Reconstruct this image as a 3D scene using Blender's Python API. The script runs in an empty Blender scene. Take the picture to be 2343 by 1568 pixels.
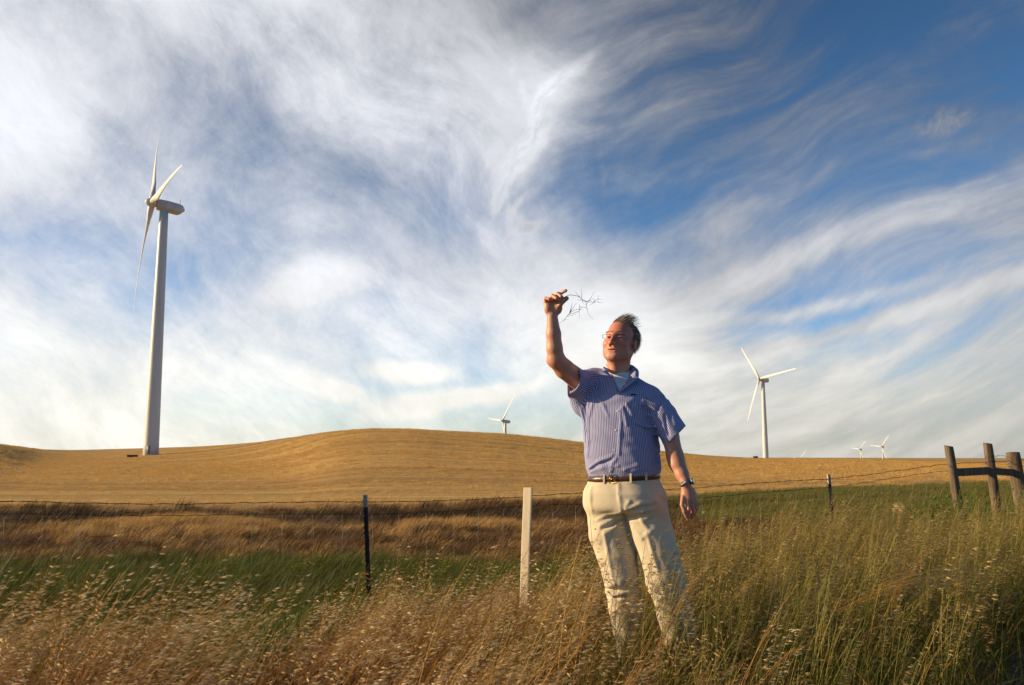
import bpy, bmesh, math, random
import numpy as np
from mathutils import Vector, Matrix, noise as mnoise
rng = np.random.default_rng(7); random.seed(7)
R = math.radians
scene = bpy.context.scene
COL = scene.collection

# ------------------------------------------------------------------ camera, sun, exposure
CAM_Z = 1.1; PITCH = R(7.48); F = 1950.0            # F in px of a 2342 px wide picture
cd = bpy.data.cameras.new('camera'); cam = bpy.data.objects.new('camera', cd); COL.objects.link(cam)
cam.location = (0, 0, CAM_Z); cam.rotation_euler = (math.pi/2 + PITCH, 0, 0)
cd.sensor_width = 23.6; cd.lens = 23.6*F/2342.0; cd.clip_start = 0.05; cd.clip_end = 20000
scene.camera = cam
scene.render.resolution_x = 1024; scene.render.resolution_y = 685
scene.view_settings.view_transform = 'Standard'; scene.view_settings.look = 'None'
scene.view_settings.exposure = 0.4; scene.view_settings.gamma = 1.0

SUN_AZ, SUN_EL = R(-88), R(16.5)                       # azimuth from +Y, to the left negative
sd = bpy.data.lights.new('sun', 'SUN'); sun = bpy.data.objects.new('sun', sd); COL.objects.link(sun)
sd.energy = 5.0; sd.angle = R(0.6); sd.color = (1.0, 0.76, 0.44)
sv = Vector((math.sin(SUN_AZ)*math.cos(SUN_EL), math.cos(SUN_AZ)*math.cos(SUN_EL), math.sin(SUN_EL)))
sun.rotation_euler = sv.to_track_quat('Z', 'Y').to_euler(); sun.location = sv*50

def P(px, py, Y):
    """planning helper: where in the world a direction seen in the photo meets the vertical plane Y."""
    t = (784.0-py)/F; s, c = math.sin(PITCH), math.cos(PITCH)
    Z = Y*(s+t*c)/(c-t*s); depth = Y*c+Z*s
    return Vector(((px-1171.0)/F*depth, Y, Z+CAM_Z))
def pratio(py):
    t = (784.0-py)/F; s, c = math.sin(PITCH), math.cos(PITCH)
    return (s+t*c)/(c-t*s)

# ------------------------------------------------------------------ node helper
class NT:
    def __init__(s, tree): s.t = tree; s.n = tree.nodes; s.l = tree.links
    def new(s, kind, **kw):
        nd = s.n.new(kind)
        for k, v in kw.items(): setattr(nd, k, v)
        return nd
    def put(s, sock, v):
        if hasattr(v, 'is_linked') or isinstance(v, bpy.types.NodeSocket): s.l.new(v, sock)
        else: sock.default_value = v
    def m(s, op, a, b=None, c=None, clamp=False):
        nd = s.n.new('ShaderNodeMath'); nd.operation = op; nd.use_clamp = clamp
        s.put(nd.inputs[0], a)
        if b is not None: s.put(nd.inputs[1], b)
        if c is not None: s.put(nd.inputs[2], c)
        return nd.outputs[0]
    def v(s, op, a, b=None, sc=None):
        nd = s.n.new('ShaderNodeVectorMath'); nd.operation = op
        s.put(nd.inputs[0], a)
        if b is not None: s.put(nd.inputs[1], b)
        if sc is not None: s.put(nd.inputs[3], sc)
        return nd.outputs[0]
    def xyz(s, x, y, z):
        nd = s.n.new('ShaderNodeCombineXYZ'); s.put(nd.inputs[0], x); s.put(nd.inputs[1], y); s.put(nd.inputs[2], z); return nd.outputs[0]
    def sep(s, v):
        nd = s.n.new('ShaderNodeSeparateXYZ'); s.put(nd.inputs[0], v); return nd.outputs
    def noise(s, vec, scale, detail=4, rough=.55, dist=0.0, col=False):
        nd = s.n.new('ShaderNodeTexNoise'); s.put(nd.inputs['Vector'], vec)
        nd.inputs['Scale'].default_value = scale; nd.inputs['Detail'].default_value = detail
        nd.inputs['Roughness'].default_value = rough; nd.inputs['Distortion'].default_value = dist
        return nd.outputs['Color' if col else 'Fac']
    def mapr(s, v, a, b, c=0., d=1., smooth=False):
        nd = s.n.new('ShaderNodeMapRange'); nd.interpolation_type = 'SMOOTHSTEP' if smooth else 'LINEAR'
        s.put(nd.inputs[0], v)
        for i, q in enumerate((a, b, c, d)): s.put(nd.inputs[i+1], q)
        return nd.outputs[0]
    def mix(s, f, a, b, kind='MIX'):
        nd = s.n.new('ShaderNodeMix'); nd.data_type = 'RGBA'; nd.blend_type = kind
        s.put(nd.inputs[0], f); s.put(nd.inputs[6], a if not isinstance(a, tuple) else (*a, 1)[:4]); s.put(nd.inputs[7], b if not isinstance(b, tuple) else (*b, 1)[:4])
        return nd.outputs[2]
    def ramp(s, fac, stops, interp='LINEAR'):
        nd = s.n.new('ShaderNodeValToRGB'); cr = nd.color_ramp; cr.interpolation = interp
        while len(cr.elements) < len(stops): cr.elements.new(0.5)
        for e, (p, c) in zip(cr.elements, stops): e.position = p; e.color = (*c, 1)[:4] if len(c) == 3 else c
        s.put(nd.inputs[0], fac); return nd.outputs[0]
    def mapping(s, vec, loc=(0,0,0), rot=(0,0,0), sc=(1,1,1), kind='POINT'):
        nd = s.n.new('ShaderNodeMapping'); nd.vector_type = kind; s.put(nd.inputs[0], vec)
        nd.inputs[1].default_value = loc; nd.inputs[2].default_value = rot; nd.inputs[3].default_value = sc
        return nd.outputs[0]

# ------------------------------------------------------------------ world: Nishita sky with cirrus mixed in by direction
world = bpy.data.worlds.new('World'); scene.world = world; world.use_nodes = True
w = NT(world.node_tree); w.n.clear()
SKY_STR = 0.1
sky = w.new('ShaderNodeTexSky', sky_type='NISHITA'); sky.sun_disc = False
sky.sun_elevation = SUN_EL; sky.sun_rotation = SUN_AZ; sky.altitude = 100; sky.air_density = 1.0; sky.dust_density = 0.6; sky.ozone_density = 3.0
D = w.new('ShaderNodeTexCoord').outputs['Generated']
dx, dy, dz = w.sep(D)
az = w.m('ARCTAN2', dx, dy); el = w.m('ARCSINE', dz)
Pv = w.xyz(az, el, 0.0)

GX = [0,146,293,439,586,732,878,1025,1171,1317,1464,1610,1757,1903,2049,2196,2342]
GY = [0,100,200,300,400,500,600,700,800,900,1000,1060]
GC = np.array([
 [.86,.92,.84,.90,.88,.84,.88,.84,.68,.50,.46,.45,.38,.06,.02,.12,.28],
 [.90,.94,.92,.86,.76,.84,.88,.88,.70,.46,.40,.44,.38,.05,.03,.25,.30],
 [.90,.92,.82,.62,.60,.80,.74,.68,.72,.62,.40,.36,.32,.10,.25,.48,.30],
 [1.0,.86,.70,.62,.56,.72,.74,.56,.74,.42,.34,.26,.34,.34,.42,.42,.34],
 [.92,.80,.64,.58,.54,.62,.56,.26,.62,.34,.26,.26,.30,.26,.22,.34,.50],
 [.52,.44,.46,.62,.48,.55,.60,.36,.42,.14,.10,.16,.22,.26,.50,.74,.74],
 [.70,.46,.40,.48,.52,.66,.72,.84,.86,.76,.74,.80,.74,.56,.50,.46,.76],
 [.82,.86,.60,.62,.78,.80,.56,.74,.90,.92,.92,.80,.56,.28,.46,.66,.60],
 [.62,.82,.90,.84,.90,.92,.94,.34,.84,.84,.96,.92,.82,.66,.56,.62,.84],
 [.82,.86,.84,.60,.26,.24,.38,.30,.36,.46,.80,.84,.86,.86,.84,.78,.80],
 [.92,.92,.88,.84,.76,.60,.66,.86,.62,.72,.80,.84,.84,.84,.78,.74,.72],
 [.92,.92,.88,.86,.80,.74,.74,.80,.72,.74,.80,.84,.84,.84,.78,.74,.72]])
GC[0:6, 8:13] += .09
BX = [0,400,800,1200,1600,2000,2342]; BY = [0,250,500,750,1000]
BC = np.array([
 [.90,.92,.84,.64,.48,.42,.44],
 [1.0,.82,.88,.86,.49,.47,.47],
 [.82,.80,.80,.80,.60,.64,.66],
 [.95,.95,.97,1.0,.88,.80,.76],
 [.97,.97,.95,.93,.82,.76,.72]])
def bil(G, xs, ys, x, y):
    x = min(max(x, xs[0]), xs[-1]); y = min(max(y, ys[0]), ys[-1])
    i = min(max(np.searchsorted(xs, x)-1, 0), len(xs)-2); j = min(max(np.searchsorted(ys, y)-1, 0), len(ys)-2)
    a = (x-xs[i])/(xs[i+1]-xs[i]); b = (y-ys[j])/(ys[j+1]-ys[j])
    return (G[j,i]*(1-a)+G[j,i+1]*a)*(1-b)+(G[j+1,i]*(1-a)+G[j+1,i+1]*a)*b
def dirpx(a, e):
    d = Vector((math.sin(a)*math.cos(e), math.cos(a)*math.cos(e), math.sin(e)))
    s, c = math.sin(PITCH), math.cos(PITCH); dep = d.y*c+d.z*s; up = -d.y*s+d.z*c
    return 1171+F*d.x/dep, 784-F*up/dep
def azel(px, py):
    v = P(px, py, 1.0)-Vector((0,0,CAM_Z)); return math.atan2(v.x, v.y), math.atan2(v.z, math.hypot(v.x, v.y))
# warped lookup position
wn = w.noise(Pv, 3.0, 2, .5, 0.0, col=True)
wv = w.v('SCALE', w.v('SUBTRACT', wn, (.5,.5,.5)), sc=0.17)
wv_lo = wv
wn2 = w.noise(Pv, 14., 4, .62, 0.0, col=True)
wv = w.v('ADD', wv, w.v('SCALE', w.v('SUBTRACT', wn2, (.5,.5,.5)), sc=0.035))
Pw = w.v('ADD', Pv, wv)
ax_, ex_, _ = w.sep(Pw)
AZ0, AZ1 = R(-44), R(44); EL = [R(-1), R(2.5), R(6), R(9.5), R(13), R(16.5), R(20), R(24), R(28.5), R(33)]
fx = w.m('DIVIDE', w.m('SUBTRACT', ax_, AZ0), AZ1-AZ0, clamp=True)
cov = None; NS = 26
for j, e in enumerate(EL):
    st = []
    for i in range(NS):
        a = AZ0+(AZ1-AZ0)*i/(NS-1); x, y = dirpx(max(min(a, R(31)), R(-31)), e)
        cc = bil(GC, GX, GY, x, y); bb = bil(BC, BX, BY, x, y)
        if abs(a) > R(38): cc *= .75
        st.append((i/(NS-1), (cc, bb, 0)))
    col = w.ramp(fx, st, 'B_SPLINE')
    lo = EL[j-1] if j else e-1; hi = EL[j+1] if j < len(EL)-1 else e+1
    up_ = w.mapr(ex_, lo, e, 0, 1) if j else 1.0
    dn_ = w.mapr(ex_, e, hi, 1, 0) if j < len(EL)-1 else 1.0
    wt = w.m('MULTIPLY', up_, dn_) if (j and j < len(EL)-1) else (dn_ if j == 0 else up_)
    nd = w.v('SCALE', col, sc=wt)
    cov = nd if cov is None else w.v('ADD', cov, nd)
cc_, bb_, _ = w.sep(cov)
# streaky detail noises: right side streaks rise to the right, left side ones fall to the right
def streak(rotdeg, sx, sy, scale, detail, rough, dist, off=0):
    v_ = w.mapping(w.v('ADD', Pv, w.v('SCALE', wv_lo, sc=1.05)), (off, off, 0), (0, 0, R(rotdeg)), (1, 1, 1))
    v_ = w.v('MULTIPLY', v_, (sx, sy, 1))
    return w.noise(v_, scale, detail, rough, dist)
sA = streak(-17, 1.0, 5.0, 3.6, 7, .56, .0)
sA2 = streak(-24, 1.0, 3.2, 10, 7, .62, .1, 3)
sB = streak(26, 1.0, 2.6, 3.4, 7, .60, .1, 5)
sB2 = streak(42, 1.0, 2.2, 10, 8, .72, .25, 8)
rgt = w.mapr(az, R(-6), R(14), 0, 1, True)
iso = w.noise(w.v('ADD', Pv, w.v('SCALE', wv, sc=.9)), 6.5, 9, .68, .35)
sa = w.m('ADD', w.m('ADD', w.m('MULTIPLY', sA, .55), w.m('MULTIPLY', sA2, .28)), w.m('MULTIPLY', iso, .17))
sb = w.m('ADD', w.m('ADD', w.m('MULTIPLY', sB, .40), w.m('MULTIPLY', sB2, .25)), w.m('MULTIPLY', iso, .35))
sn = w.m('ADD', w.m('MULTIPLY', sa, rgt), w.m('MULTIPLY', sb, w.m('SUBTRACT', 1.0, rgt)))
snc = w.m('SUBTRACT', sn, .5)
dens = w.m('ADD', cc_, w.m('MULTIPLY', snc, w.m('ADD', 1.65, w.m('MULTIPLY', rgt, .4))))
# single wisps and puffs, plus a halo glow painted behind the man's head (centre px, half-length, half-width in px, tilt, strength, brightness)
WISPS_HALO = [(1235,270,170,75,58,.16,.84,0),(1120,260,150,110,20,.25,.86,0),(1310,168,75,13,38,.42,.80,1),(1262,212,60,20,46,.42,.84,1),(1226,282,70,32,58,.42,.86,1),(1196,215,60,12,-72,.55,.85,1),(1206,345,65,28,60,.45,.88,1),(1166,405,65,28,62,.45,.85,1),(1145,462,50,16,85,.5,.8,1),(1178,500,60,12,-35,.45,.76,1),(1205,525,65,9,5,.5,.76,1),(1192,468,40,8,30,.4,.76,1),(1125,365,65,12,50,.35,.85,1),(1380,390,60,7,-85,.3,.55,1),(1395,405,60,8,15,.3,.55,1),
         (2155,287,62,24,8,.42,.62,1),(735,650,90,34,8,.5,.98,0),(935,852,85,17,3,.5,.98,0),(770,885,75,16,-18,.4,.95,0),
         (960,915,110,20,12,.5,.95,0),(1120,890,80,16,8,.4,.95,0),(1425,775,150,120,0,.5,.99,2),(20,325,120,80,60,.2,.95,2),
         (1900,560,420,26,14,.3,.78,0),(2120,700,330,16,9,.35,.8,0),(1860,690,220,14,4,.3,.85,0)]
badd = None
wz = w.noise(w.v('MULTIPLY', (9, 34, 1), w.mapping(w.v('ADD', Pv, w.v('SCALE', wv, sc=1.2)), (0,0,0), (0,0,R(-52)), (1, 1, 1))), 1., 8, .64, .5)
for (x, y, hl, hw, tilt, s_, b_, md) in WISPS_HALO:
    a, e = azel(x, y); sc_ = 1/F
    pos = w.v('SUBTRACT', w.v('ADD', Pv, w.v('SCALE', wv, sc=(.35 if md == 1 else .5))), (a, e, 0))
    pos = w.mapping(pos, (0,0,0), (0,0,R(-tilt)), (1,1,1))
    pos = w.v('MULTIPLY', pos, (1/(hl*sc_*1.3), 1/(hw*sc_*1.5), 1))
    ln = w.new('ShaderNodeVectorMath', operation='LENGTH'); w.put(ln.inputs[0], pos)
    g = w.mapr(ln.outputs['Value'], 1.3, 0.0, 0, 1, True)
    if md == 1:
        g = w.m('MULTIPLY', g, w.mapr(wz, .38, .64, .05, 1, True))
        mod = 1.0
    else: mod = w.m('ADD', .55, sb)
    gd = w.m('MULTIPLY', g, s_)
    dens = w.m('ADD', dens, w.m('MULTIPLY', gd, mod))
    gb = w.m('MULTIPLY', g, w.m('SUBTRACT', b_, bb_)); badd = gb if badd is None else w.m('ADD', badd, gb)
front = w.mapr(w.m('ABSOLUTE', az), R(50), R(75), 1, 0, True)
dens = w.m('MULTIPLY', dens, w.m('ADD', .35, w.m('MULTIPLY', front, .65)))
dens = w.mapr(dens, 0.07, .93, 0, 1, True)
dens = w.m('MULTIPLY', dens, .97)
bright = w.m('ADD', bb_, badd)
bright = w.m('ADD', bright, w.m('MULTIPLY', snc, .70))
bright = w.m('MULTIPLY', bright, w.m('ADD', .36, w.m('MULTIPLY', front, .64)))
bl = w.m('MULTIPLY', w.m('POWER', w.m('MAXIMUM', bright, .05), 2.2), 0.80/SKY_STR)
lowwarm = w.mapr(el, R(0), R(16), 1, 0, True)
ccol = w.mix(lowwarm, (.955, .975, 1.04), (1.03, 1.0, .91))
ccol = w.v('SCALE', ccol, sc=bl)
hs = w.new('ShaderNodeHueSaturation'); w.put(hs.inputs['Color'], sky.outputs[0]); hs.inputs['Saturation'].default_value = 1.18
skc = hs.outputs[0]
EL_DARK = w.mapr(el, R(3), R(34), 1.12, .62)
skc = w.v('SCALE', skc, sc=EL_DARK)
skc = w.v('MULTIPLY', skc, w.mix(w.mapr(el, R(2), R(22), 1, 0, True), (.98,.95,1.0), (.84,1.02,1.30)))
bgc = w.mix(dens, skc, ccol)
bg = w.new('ShaderNodeBackground'); w.put(bg.inputs[0], bgc); bg.inputs[1].default_value = SKY_STR
w.l.new(bg.outputs[0], w.new('ShaderNodeOutputWorld').inputs[0])

# ------------------------------------------------------------------ object helpers
def tag(o, label=None, cat=None, group=None, kind=None):
    if label: o['label'] = label
    if cat: o['category'] = cat
    if group: o['group'] = group
    if kind: o['kind'] = kind
    return o
def empty(name, loc=(0,0,0), rz=0):
    o = bpy.data.objects.new(name, None); o.empty_display_size = .1; COL.objects.link(o)
    o.location = loc; o.rotation_euler = (0, 0, rz); return o
def mesh_obj(name, verts, faces, mat, parent=None, smooth=True, link=True):
    me = bpy.data.meshes.new(name)
    me.from_pydata([tuple(v) for v in verts], [], [tuple(f) for f in faces]); me.update()
    if smooth: me.polygons.foreach_set('use_smooth', [True]*len(me.polygons))
    if mat: me.materials.append(mat)
    o = bpy.data.objects.new(name, me)
    if link: COL.objects.link(o)
    if parent: o.parent = parent
    return o
class MB:
    """collects shapes into one mesh"""
    def __init__(s): s.v = []; s.f = []
    def add(s, vs, fs):
        n = len(s.v); s.v += [tuple(v) for v in vs]; s.f += [tuple(i+n for i in f) for f in fs]
    def tube(s, pts, rad, n=8, caps=True, squash=None):
        pts = [Vector(p) for p in pts]; rad = rad if hasattr(rad, '__len__') else [rad]*len(pts)
        up = None; rings = []; n0 = len(s.v); vs = []
        for i, p in enumerate(pts):
            d = (pts[min(i+1, len(pts)-1)]-pts[max(i-1, 0)]).normalized()
            if up is None: up = Vector((0,0,1)) if abs(d.z) < .9 else Vector((0,1,0))
            a = (up-d*up.dot(d)).normalized(); b = d.cross(a); up = a
            sq = squash or (1,1)
            for k in range(n):
                t = 2*math.pi*k/n; vs.append(p+a*math.cos(t)*rad[i]*sq[0]+b*math.sin(t)*rad[i]*sq[1])
        fs = []
        for i in range(len(pts)-1):
            for k in range(n):
                fs.append((i*n+k, i*n+(k+1)%n, (i+1)*n+(k+1)%n, (i+1)*n+k))
        if caps:
            fs.append(tuple(range(n-1, -1, -1))); fs.append(tuple((len(pts)-1)*n+k for k in range(n)))
        s.add(vs, fs)
    def box(s, c, sz, M=None):
        vs = [Vector((x*sz[0]/2, y*sz[1]/2, z*sz[2]/2)) for x in (-1,1) for y in (-1,1) for z in (-1,1)]
        if M: vs = [M @ v for v in vs]
        vs = [v+Vector(c) for v in vs]
        s.add(vs, [(0,1,3,2),(4,6,7,5),(0,4,5,1),(2,3,7,6),(0,2,6,4),(1,5,7,3)])
    def build(s, name, mat, parent=None, smooth=True, bevel=0):
        o = mesh_obj(name, s.v, s.f, mat, parent, smooth)
        if bevel:
            b = o.modifiers.new('bevel', 'BEVEL'); b.width = bevel; b.segments = 2; b.limit_method = 'ANGLE'
        return o

def mat_new(name):
    m = bpy.data.materials.new(name); m.use_nodes = True; t = NT(m.node_tree); t.n.clear()
    out = t.new('ShaderNodeOutputMaterial'); pb = t.new('ShaderNodeBsdfPrincipled'); t.l.new(pb.outputs[0], out.inputs[0])
    return m, t, pb, out
def simple_mat(name, col, rough=.6, metal=0., var=.25, scale=30., bump=.0, col2=None, coords='Object'):
    m, t, pb, out = mat_new(name)
    tc = t.new('ShaderNodeTexCoord').outputs[coords]
    n = t.noise(tc, scale, 5, .6)
    c2 = col2 or tuple(c*(1-var) for c in col)
    t.put(pb.inputs['Base Color'], t.mix(t.mapr(n, .35, .65), col, c2))
    t.put(pb.inputs['Roughness'], t.mapr(n, .3, .7, max(rough-.08, .05), min(rough+.1, 1)))
    pb.inputs['Metallic'].default_value = metal
    if bump:
        b = t.new('ShaderNodeBump'); b.inputs['Strength'].default_value = bump; b.inputs['Distance'].default_value = .01
        t.put(b.inputs['Height'], t.noise(tc, scale*3, 4, .6)); t.l.new(b.outputs[0], pb.inputs['Normal'])
    return m

# ------------------------------------------------------------------ terrain
TPX = np.array([-400,0,400,835,1170,1450,1900,2342,2700], float)
TY = np.array([1,2.5,4.5,6.5,9,12,17,24,31.5,33.8], float)
TZ = np.array([
 [-.20,-.20,-.12,-.03,0,0,0,0,0],
 [-.35,-.32,-.24,-.08,0,0,0,0,0],
 [-.40,-.36,-.32,-.17,-.02,0,0,0,0],
 [-.68,-.62,-.55,-.38,-.20,-.08,0,.02,.02],
 [-.95,-.90,-.84,-.66,-.45,-.30,-.12,-.02,.0],
 [-1.15,-1.15,-1.12,-1.02,-.86,-.68,-.42,-.18,-.1],
 [-1.20,-1.20,-1.20,-1.15,-1.05,-.90,-.62,-.38,-.3],
 [-1.18,-1.16,-1.12,-1.10,-1.05,-.95,-.70,-.42,-.3],
 [-1.32,-1.32,-1.30,-1.28,-1.22,-1.05,-.66,-.42,-.3],
 [-.90,-.90,-.90,-.88,-.84,-.76,-.58,-.40,-.28]])
RX = np.array([-900,-300,0,60,110,170,220,330,460,600,700,760,850,940,1040,1150,1240,1340,1420,1509,1606,1715,1800,1970,2130,2280,2342,2700,3200], float)
RYp = np.array([990,1003,1015,1022,1028,1030,1029,1026,1022,1013,998,989,981.5,982,988,993,1002,1014,1023,1033,1041.6,1048,1047,1049,1054,1057,1058,1060,1060], float)
YRX = np.array([-900,0,110,250,560,760,950,1340,1700,2342,3200], float); YRY = np.array([200,220,330,430,330,230,210,260,380,420,420], float)
PWX = np.array([-900,0,150,500,760,1340,1700,3200], float); PWY = np.array([1.2,1.4,2.5,2.3,1.15,1.15,1.3,1.3], float)
Y0 = 33.8
def catmull(xs, vals, x):
    """smooth interpolation along the last axis of vals"""
    x = np.clip(x, xs[0], xs[-1]); i = np.clip(np.searchsorted(xs, x)-1, 0, len(xs)-2)
    t = (x-xs[i])/(xs[i+1]-xs[i]); t = t*t*(3-2*t)*.6+t*.4
    return i, t
def near_z(px, Y):
    ly = np.log(np.maximum(Y, 1.0)); i, a = catmull(TPX, None, px); j, b = catmull(np.log(TY), None, ly)
    return (TZ[j,i]*(1-a)+TZ[j,i+1]*a)*(1-b)+(TZ[j+1,i]*(1-a)+TZ[j+1,i+1]*a)*b
def sfun(tau, p):
    tau = np.clip(tau, 0, 1); q = tau**p
    return np.sin(q*math.pi/2)**1.25
_pxs = np.linspace(-900, 3200, 400)
_yr = np.interp(_pxs, YRX, YRY); _pw = np.interp(_pxs, PWX, PWY)
_ry = np.interp(_pxs, RX, RYp); k_ = np.array([.25,.5,.25])
for _ in range(2): _ry = np.convolve(np.pad(_ry, 1, 'edge'), k_, 'valid')
for _ in range(30): _yr = np.convolve(np.pad(_yr, 1, 'edge'), k_, 'valid'); _pw = np.convolve(np.pad(_pw, 1, 'edge'), k_, 'valid')
_zt = near_z(_pxs, np.full(400, Y0)); _A = np.zeros(400); _tau = np.linspace(.1, 1, 120)
for q in range(400):
    tgt = pratio(_ry[q]); lo, hi = -20., 60.
    for _ in range(40):
        A = (lo+hi)/2; Yv = Y0+_tau*(_yr[q]-Y0); r = ((_zt[q]+A*sfun(_tau, _pw[q])-CAM_Z)/Yv).max()
        if r < tgt: lo = A
        else: hi = A
    _A[q] = (lo+hi)/2
def terrain(X, Y):
    X = np.asarray(X, float); Y = np.asarray(Y, float)
    r = np.hypot(X, Y); a = np.clip(np.arctan2(X, Y), -R(52), R(52)); Ye = np.maximum(r*np.cos(a), .3)
    px = 1171+F*np.tan(a)*.9915
    zn = near_z(px, np.minimum(Ye, Y0))
    A = np.interp(px, _pxs, _A); yr = np.interp(px, _pxs, _yr); pw = np.interp(px, _pxs, _pw)
    tau = (Ye-Y0)/(yr-Y0)
    z = zn+np.where(Ye > Y0, A*sfun(tau, pw), 0)
    over = np.maximum(Ye-yr, 0); z = z-np.minimum(over**1.0*.09*(1-np.exp(-over/60)), 30+0*over)
    # grassy mound in the brown belt, left
    z = z+.32*np.exp(-((px-430)/230)**2)*np.exp(-((Ye-26)/3.)**2)+.2*np.exp(-((px-1050)/180)**2)*np.exp(-((Ye-25)/2.)**2)
    z = z-.25*np.exp(-((Ye-10.3)/1.1)**2)*np.clip((1000-px)/300,0,1)
    # small lumps
    z = z+.05*np.sin(X*.9+1.3*np.sin(Y*.5))*np.sin(Y*.7+X*.2)*np.clip((Ye-2)/6, 0, 1)*np.clip((40-Ye)/10, 0, 1)
    return z
def gz(x, y): return float(terrain(np.array([x]), np.array([y]))[0])

azs = np.concatenate([np.arange(-180, -50, 3.), np.arange(-50, -36, .5), np.arange(-36, 36, .18), np.arange(36, 50, .5), np.arange(50, 180, 3.)])
rs = np.concatenate([[.0], np.geomspace(.4, 12, 90), np.geomspace(12.3, 60, 110)[0:], np.geomspace(61, 520, 110), np.geomspace(540, 9000, 30)])
AA, RR = np.meshgrid(np.radians(azs), rs)
TX = RR*np.sin(AA); TYy = RR*np.cos(AA); TZz = terrain(TX, TYy)
na, nr = len(azs), len(rs)
tv = np.stack([TX, TYy, TZz], -1).reshape(-1, 3)
idx = np.arange(nr*na).reshape(nr, na); nxt = np.roll(idx, -1, 1)
tf = np.stack([idx[:-1], nxt[:-1], nxt[1:], idx[1:]], -1).reshape(-1, 4)
tf = tf[:, ::-1]

def zone_px(X, Y):
    return 1171+F*X/np.maximum(Y, .3)*.9915
def zones(X, Y):
    """green / brown / field / gravel weights on the ground"""
    px = zone_px(X, Y)
    fe = np.interp(px, [0,900,1450,1900,2342], [33,33,36,42,47])
    field = np.clip((Y-fe)/2.+.5, 0, 1)*(Y > 0)
    g1 = np.interp(px, [0,500,1000,1400,1700,2342], [16.5,18,16.5,13.5,12,11])
    green = np.clip((g1-Y)/3+.5, 0, 1)*np.clip((Y-8.5)/1.5, 0, 1)
    band = np.clip((Y-np.interp(px, [1300,1700,2342], [30,22,12]))/3, 0, 1)*np.clip((px-1380)/200, 0, 1)*(1-field)
    green = np.maximum(green, band)
    near = np.clip((9-Y)/2, 0, 1)*np.clip((px-1300)/800, 0, 1)*.7
    green = np.maximum(green, near)
    ln = (Y-3.15)-(X-1.05)*1.0
    gravel = np.clip((-ln)/.5+.2, 0, 1)*np.clip((6.5-Y)/1., 0, 1)
    gravel = np.where(Y < 1.3, 1, gravel)
    return green, field, gravel
gm, t, pb, out = mat_new('ground_earth')
geo = t.new('ShaderNodeNewGeometry').outputs['Position']
att = t.new('ShaderNodeAttribute', attribute_name='zone'); zr, zg, zb = t.sep(att.outputs['Vector'])
n1 = t.noise(t.mapping(geo, sc=(1, 1, 1)), .35, 6, .65); n2 = t.noise(geo, 4., 6, .7); n3 = t.noise(geo, 40., 4, .7)
fst = t.noise(t.mapping(geo, rot=(0,0,R(-6)), sc=(.012, .26, .2)), 1., 8, .66, .5)
fst2 = t.noise(t.mapping(geo, rot=(0,0,R(4)), sc=(.05, 1.3, 1.0)), 1., 6, .7, .3)
frow = t.noise(t.mapping(geo, rot=(0,0,R(10)), sc=(.004, .10, .1)), 1., 5, .55, 1.2)
fpatch = t.noise(t.mapping(geo, sc=(.008, .02, .02)), 1., 4, .5, .6)
fgrain = t.noise(t.mapping(geo, sc=(2.2, .55, 1.5)), 1., 5, .8)
fcol = t.mix(t.mapr(fst, .36, .62), (.42, .24, .068), (.62, .39, .125))
fcol = t.mix(t.m('MULTIPLY', t.mapr(fst2, .42, .66), .45), fcol, (.22, .125, .04))
fcol = t.mix(t.m('MULTIPLY', t.mapr(frow, .52, .60, 0, 1, True), .5), fcol, (.20, .11, .035))
fcol = t.mix(t.m('MULTIPLY', t.mapr(fpatch, .45, .7), .4), fcol, (.42, .22, .08))
fcol = t.mix(t.m('MULTIPLY', t.mapr(fgrain, .45, .75), .4), fcol, (.66, .45, .19))
brown = t.mix(t.mapr(n2, .35, .65), (.15, .075, .025), (.30, .17, .06))
green = t.mix(t.mapr(n2, .35, .65), (.05,.05,.01), (.13,.125,.025))
grav = t.mix(t.mapr(n3, .4, .62), (.05, .045, .04), (.13, .115, .10))
wob = t.m('MULTIPLY', t.m('SUBTRACT', n1, .5), 1.2)
c = t.mix(t.m('ADD', zr, wob, clamp=True), brown, green)
c = t.mix(t.mapr(t.m('ADD', zg, t.m('MULTIPLY', wob, .4)), .2, .8, 0, 1, True), c, fcol)
c = t.mix(zb, c, grav)
t.put(pb.inputs['Base Color'], c); pb.inputs['Roughness'].default_value = 1.0; pb.inputs['Specular IOR Level'].default_value = .1
bp = t.new('ShaderNodeBump'); bp.inputs['Strength'].default_value = .9; bp.inputs['Distance'].default_value = .25
hh = t.m('ADD', t.m('MULTIPLY', fgrain, .8), t.m('ADD', t.m('MULTIPLY', fst2, .6), t.m('MULTIPLY', n3, .15)))
t.put(bp.inputs['Height'], hh); t.l.new(bp.outputs[0], pb.inputs['Normal'])
ground = mesh_obj('ground', tv, tf.tolist(), gm)
g_, f_, v_ = zones(tv[:,0], tv[:,1])
at = ground.data.attributes.new('zone', 'FLOAT_VECTOR', 'POINT'); at.data.foreach_set('vector', np.stack([g_, f_, v_], -1).ravel().astype(np.float32))
tag(ground, kind='structure')
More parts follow.
